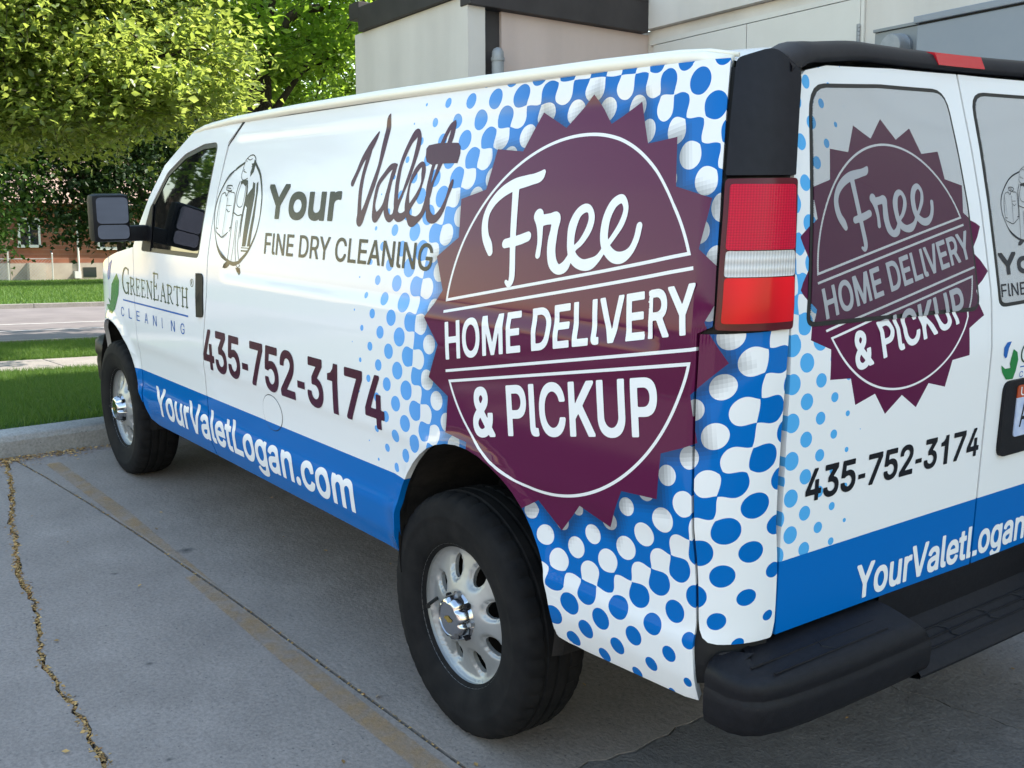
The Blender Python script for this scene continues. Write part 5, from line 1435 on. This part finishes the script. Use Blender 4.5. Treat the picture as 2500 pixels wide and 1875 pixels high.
# ------------------------------------------------------------------ trees
def leaf_mat(name, stops, trans, tfac=0.45, rough=0.5, spec=0.35):
    m = mat(name, rough=rough, spec=spec)
    nt = m.node_tree
    g = nt.nodes.new('ShaderNodeNewGeometry')
    c = ramp(nt, g.outputs['Random Per Island'], stops)
    nt.links.new(c, bsdf(m).inputs['Base Color'])
    t = nt.nodes.new('ShaderNodeBsdfTranslucent')
    nt.links.new(mixc(nt, 0.5, c, trans), t.inputs[0])
    s = nt.nodes.new('ShaderNodeMixShader'); s.inputs[0].default_value = tfac
    nt.links.new(bsdf(m).outputs[0], s.inputs[1]); nt.links.new(t.outputs[0], s.inputs[2])
    nt.links.new(s.outputs[0], nt.nodes['Material Output'].inputs[0])
    return m
M['leaf_a'] = leaf_mat('pale_leaf', [(0, (0.075, 0.135, 0.022)), (0.5, (0.125, 0.19, 0.036)), (0.9, (0.19, 0.25, 0.06)), (1, (0.32, 0.36, 0.12))], (0.62, 0.72, 0.12, 1), 0.55, rough=0.34, spec=0.6)
M['leaf_b'] = leaf_mat('maple_leaf', [(0, (0.055, 0.12, 0.016)), (0.6, (0.095, 0.18, 0.024)), (1, (0.16, 0.25, 0.04))], (0.55, 0.82, 0.07, 1), 0.58)
M['leaf_c'] = leaf_mat('shaded_leaf', [(0, (0.010, 0.024, 0.007)), (0.7, (0.018, 0.040, 0.010)), (1, (0.035, 0.060, 0.014))], (0.07, 0.12, 0.015, 1), 0.25, spec=0.2)  # green darkened: backlit shade of the far trees put into the leaf colour
M['leaf_d'] = leaf_mat('mid_leaf', [(0, (0.030, 0.070, 0.014)), (0.6, (0.05, 0.105, 0.02)), (1, (0.085, 0.14, 0.03))], (0.24, 0.38, 0.04, 1), 0.4)
M['bark'] = vary(mat('bark', rough=0.95, spec=0.1), (0.030, 0.024, 0.019), (0.075, 0.062, 0.05), 9, bs=0.9, bd=0.03, stretch=(1, 1, .25))

def leaves(name, C, R, m, parent, origin, flat=.0):
    """leaf blades at points C (n,3) with lengths R: folded diamonds, tips hanging"""
    n = len(C)
    if flat:
        nn = RNG.normal(0, 1, (n, 3)) * (1 - flat) * 1.1; nn[:, 2] += 1; nn /= np.linalg.norm(nn, axis=1)[:, None]
    t = RNG.normal(0, 1, (n, 3)); t[:, 2] = t[:, 2] * .6 - .55; t /= np.linalg.norm(t, axis=1)[:, None]
    if flat: t -= (t * nn).sum(1)[:, None] * nn; t /= np.linalg.norm(t, axis=1)[:, None]
    s = (np.cross(nn, t) if flat else RNG.normal(0, 1, (n, 3))); s -= (s * t).sum(1)[:, None] * t; s /= np.linalg.norm(s, axis=1)[:, None]
    nn = np.cross(t, s)
    L = R[:, None]; w = .30 * L * RNG.uniform(.7, 1.25, (n, 1))
    V = np.empty((n, 4, 3))
    V[:, 0] = C - t * L * .5; V[:, 1] = C + s * w + nn * w * .35; V[:, 2] = C + t * L * .5 - nn * L * .08; V[:, 3] = C - s * w + nn * w * .35
    V -= np.asarray(origin)
    me = bpy.data.meshes.new(name); me.vertices.add(4 * n); me.vertices.foreach_set('co', V.ravel())
    idx = (np.arange(n)[:, None] * 4 + np.array([0, 1, 2, 0, 2, 3])).ravel().astype(np.int32)
    me.loops.add(6 * n); me.loops.foreach_set('vertex_index', idx)
    me.polygons.add(2 * n); me.polygons.foreach_set('loop_start', np.arange(0, 6 * n, 3, dtype=np.int32)); me.polygons.foreach_set('loop_total', np.full(2 * n, 3, np.int32))
    me.materials.append(m); me.update(calc_edges=True)
    o = bpy.data.objects.new(name, me); COL.objects.link(o); o.parent = parent
    return o

def tree(name, label, base, fork, blobs, limbs, leaf, nleaf, lsize, tr, group=None, clump=.35, twig=True, cat='tree', shell=.5, flat=.0, spray=0):
    """blobs: (cx, cy, cz, rx, ry, rz, weight); limbs: lists of points with radii"""
    root = empty(name, label, cat, group, mw=Matrix.Translation(base))
    tb = MB()
    bx, by, bz = base
    tb.tube([(0, 0, -.15), (0, 0, .1), (.02, .01, (fork[2] - bz) * .4), (fork[0] - bx, fork[1] - by, fork[2] - bz)], [tr * 1.5, tr * 1.15, tr, tr * .85], 12)
    for lm_ in limbs:
        q = smooth_path(lm_, 4)
        tb.tube([(p[0] - bx, p[1] - by, p[2] - bz) for p in q], [max(.006, p[3]) for p in q], 8)
    W = np.array([b[6] for b in blobs], float); W /= W.sum()
    P = []
    for b, w in zip(blobs, W):
        per = 16 if spray else 42
        nc = max(3, int(nleaf * w / per))
        d = RNG.normal(0, 1, (nc, 3)); d /= np.linalg.norm(d, axis=1)[:, None]
        if spray:      # gather the shoots into boughs so that gaps open between them
            nb_ = max(3, nc // 16)
            bough = RNG.normal(0, 1, (nb_, 3)); bough /= np.linalg.norm(bough, axis=1)[:, None]
            br = RNG.uniform(shell, 1.0, nb_) ** (1 / 2.2)
            k = RNG.integers(0, nb_, nc)
            cc = np.array(b[:3]) + bough[k] * br[k][:, None] * np.array(b[3:6]) + RNG.normal(0, 1, (nc, 3)) * clump * np.array([1, 1, .5])
            dirs = bough[k] * np.array([1, 1, .3]) + RNG.normal(0, .45, (nc, 3)); dirs[:, 2] -= .25; dirs /= np.linalg.norm(dirs, axis=1)[:, None]
            s_ = RNG.uniform(0, 1, (nc, per)); Ls = RNG.uniform(.25, .6, nc) * spray
            pts = cc[:, None, :] + dirs[:, None, :] * (s_ * Ls[:, None])[:, :, None] + RNG.normal(0, 1, (nc, per, 3)) * lsize * .55
            pts[:, :, 2] -= .18 * s_ ** 2 * Ls[:, None]
            P.append(pts.reshape(-1, 3))
            for q in range(0, nc, 4):
                e0 = Vector(cc[q]) - Vector(base); e1 = e0 + Vector(dirs[q]) * float(Ls[q])
                tb.tube([tuple(e0), tuple(e1)], [.005, .002], 3, caps=False)
            for q in range(nb_):
                c0 = Vector(b[:3]); e = Vector(np.array(b[:3]) + bough[q] * br[q] * np.array(b[3:6]))
                tb.tube([tuple(c0 - Vector(base)), tuple(c0.lerp(e, .5) + Vector((0, 0, .08)) - Vector(base)), tuple(e - Vector(base))], [.022, .014, .006], 5, caps=False)
            continue
        rr = RNG.uniform(shell, 1.0, nc) ** (1 / 2.2)
        cc = np.array(b[:3]) + d * rr[:, None] * np.array(b[3:6])
        sc = clump * RNG.uniform(.5, 1.4, nc)
        pts = cc[:, None, :] + RNG.normal(0, 1, (nc, per, 3)) * sc[:, None, None] * np.array([1, 1, .55])
        P.append(pts.reshape(-1, 3))
    tb.build('trunk', M['bark'], root, smooth=True)
    P = np.concatenate(P)
    leaves('crown', P, lsize * RNG.uniform(.65, 1.25, len(P)), M[leaf], root, base, flat)
    return root

A = (-11.4, -2.0, .3)
tree('street_tree', 'spreading street tree with pale yellow-green leaves overhanging the pavement and lawn', A, (-11.2, -1.8, 2.7),
     [(-10.6, -1.2, 5.8, 2.4, 2.0, 1.3, 1.2), (-9.9, .2, 5.0, 1.7, 1.3, .9, 1.6), (-10.7, 1.2, 4.5, 1.2, .95, .75, 2.0), (-10.3, -.2, 3.95, 1.3, 1.2, .75, 2.2), (-10.5, .55, 3.45, 1.2, 1.1, .60, 2.6),
      (-9.5, 1.25, 3.55, 1.0, .85, .50, 2.0), (-9.9, .1, 3.1, .9, .8, .40, 1.3), (-11.5, -4.0, 5.8, 2.6, 2.2, 1.8, .9), (-9.4, -1.0, 4.2, 1.4, 1.2, .8, 1.0)],
     [[(-11.2, -1.8, 2.6, .13), (-10.8, -1.4, 3.9, .09), (-10.2, -.3, 4.6, .06), (-9.6, .7, 4.9, .03), (-9.2, 1.6, 4.6, .012)],
      [(-11.2, -1.8, 2.6, .12), (-11.2, -1.4, 4.2, .08), (-10.9, .3, 4.9, .05), (-10.6, 1.5, 4.7, .015)],
      [(-11.2, -1.8, 2.6, .12), (-11.4, -3.4, 4.2, .08), (-11.5, -4.4, 5.6, .03)], [(-11.2, -1.8, 2.6, .12), (-10.9, -1.9, 4.6, .08), (-10.6, -1.2, 6.2, .03)]],
     'leaf_a', 62000, .095, .17, clump=.20, shell=.15, flat=.45, spray=1.0)
A2 = (-10.5, -3.72, .3)
tree('street_tree', 'street tree at the pavement edge, seen mirrored in the cab window', A2, (-10.5, -3.7, 2.35),
     [(-10.3, -3.9, 4.9, 1.7, 1.6, 1.5, 3), (-10.3, -4.6, 3.4, 1.1, .9, .7, 1.2), (-10.4, -3.1, 3.5, 1.0, .8, .6, .8), (-11.0, -4.4, 4.0, 1.3, 1.2, .9, 1.0)],
     [[(-10.5, -3.7, 2.2, .10), (-10.5, -4.1, 2.9, .07), (-10.4, -4.7, 3.6, .03), (-10.3, -5.2, 4.0, .01)], [(-10.5, -3.7, 2.2, .10), (-10.5, -3.4, 3.2, .06), (-10.4, -3.0, 4.2, .02)], [(-10.5, -3.7, 2.2, .10), (-10.4, -3.8, 4.2, .06), (-10.3, -3.9, 5.6, .02)]],
     'leaf_b', 9000, .10, .13, clump=.2, spray=1.0)
Bz = along(630, 250, 15.7)
bx, by = Bz.x, Bz.y
tree('maple_tree', 'tall maple with a dark forked trunk and bright green leaves behind the van', (bx, by, .3), (bx, by + .03, 4.3),
     [(bx, by, 7.4, 3.2, 3.2, 2.4, 3), (bx + .6, by - 1.6, 5.9, 1.7, 1.5, 1.3, 1.3), (bx + .4, by + 1.8, 5.2, 2.0, 1.7, 1.3, 2), (bx - .8, by + 3.2, 5.6, 1.9, 1.8, 1.7, 1.6), (bx - .2, by + 1.2, 4.3, 1.6, 1.1, .8, 1.0),
      (bx + .2, by - .9, 4.7, 1.1, .9, .6, .6), (bx - 2, by + .4, 6, 2.2, 2.2, 2.0, 1.5), (bx + .5, by + 3.6, 4.2, 1.4, 1.2, 1.0, .9)],
     [[(bx, by, 4.1, .15), (bx, by - .12, 5.0, .12), (bx + .05, by - .25, 6.2, .09), (bx, by - .5, 8, .03)], [(bx, by, 4.0, .13), (bx - .05, by + .22, 5.0, .11), (bx, by + .30, 6.2, .09), (bx, by + .6, 8, .03)],
      [(bx, by, 3.9, .10), (bx + .1, by + .45, 4.75, .075), (bx + .2, by + 1.1, 4.95, .05), (bx + .3, by + 2.2, 4.85, .03), (bx + .4, by + 3.3, 4.6, .012)], [(bx, by, 3.6, .09), (bx + .1, by - .35, 4.5, .06), (bx + .2, by - .8, 5.6, .03)],
      [(bx, by, 3.1, .07), (bx + .1, by + .3, 3.6, .05), (bx + .2, by + .8, 4.3, .02)]],
     'leaf_b', 40000, .14, .19, clump=.24, shell=.2, flat=.45, spray=1.2)
FG = 'dense trees in front of the house'
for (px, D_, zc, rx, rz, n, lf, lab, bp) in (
        (172, 46, 6.2, 2.2, 4.4, 12000, 'leaf_c', 'dense shaded tree hanging low in front of the brick wall', 300),
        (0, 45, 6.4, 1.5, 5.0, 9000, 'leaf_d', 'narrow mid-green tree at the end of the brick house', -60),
        (330, 47, 6.4, 2.8, 4.8, 12000, 'leaf_c', 'broad shaded tree in front of the house beyond the van mirror', 380),
        (500, 50, 6.6, 3.2, 5.0, 11000, 'leaf_c', 'large shaded tree in front of the house behind the cab', 520)):
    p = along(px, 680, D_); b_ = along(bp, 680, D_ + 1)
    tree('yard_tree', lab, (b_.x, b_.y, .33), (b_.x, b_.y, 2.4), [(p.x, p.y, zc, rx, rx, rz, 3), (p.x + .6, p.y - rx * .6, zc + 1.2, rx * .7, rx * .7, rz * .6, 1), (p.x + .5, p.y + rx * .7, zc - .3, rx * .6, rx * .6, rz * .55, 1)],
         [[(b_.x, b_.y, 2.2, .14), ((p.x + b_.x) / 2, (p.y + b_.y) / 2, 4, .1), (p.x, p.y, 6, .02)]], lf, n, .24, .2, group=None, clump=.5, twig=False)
BL = ['tall tree at the far end of the houses, past the fence gate', 'tall leafy tree rising behind the brick house above the fence', 'broad leafy tree behind the house, above the van mirror', 'leafy tree behind the house, seen past the maple trunk', 'leafy tree behind the cream building wing']
for k, (px, D_, zc, rx, rz, n) in enumerate(((-60, 78, 8, 6, 7, 9000), (170, 72, 9.5, 6, 7.5, 12000), (420, 76, 9, 6.5, 8, 12000), (700, 70, 9, 6, 8, 12000), (960, 74, 9, 7, 8, 9000))):
    p = along(px, 680, D_)
    tree('backdrop_tree', BL[k], (p.x, p.y, .33), (p.x, p.y, zc - rz * .4), [(p.x, p.y, zc, rx, rx, rz, 3), (p.x, p.y - rx * .6, zc + rz * .3, rx * .6, rx * .6, rz * .5, 1), (p.x, p.y + rx * .6, zc - rz * .3, rx * .6, rx * .6, rz * .5, 1)],
         [[(p.x, p.y, zc - rz * .5, .25), (p.x, p.y + .5, zc + 1, .1)]], 'leaf_d' if k % 2 else 'leaf_b', n, .42, .32, group='trees rising behind the house', clump=.9, twig=False)
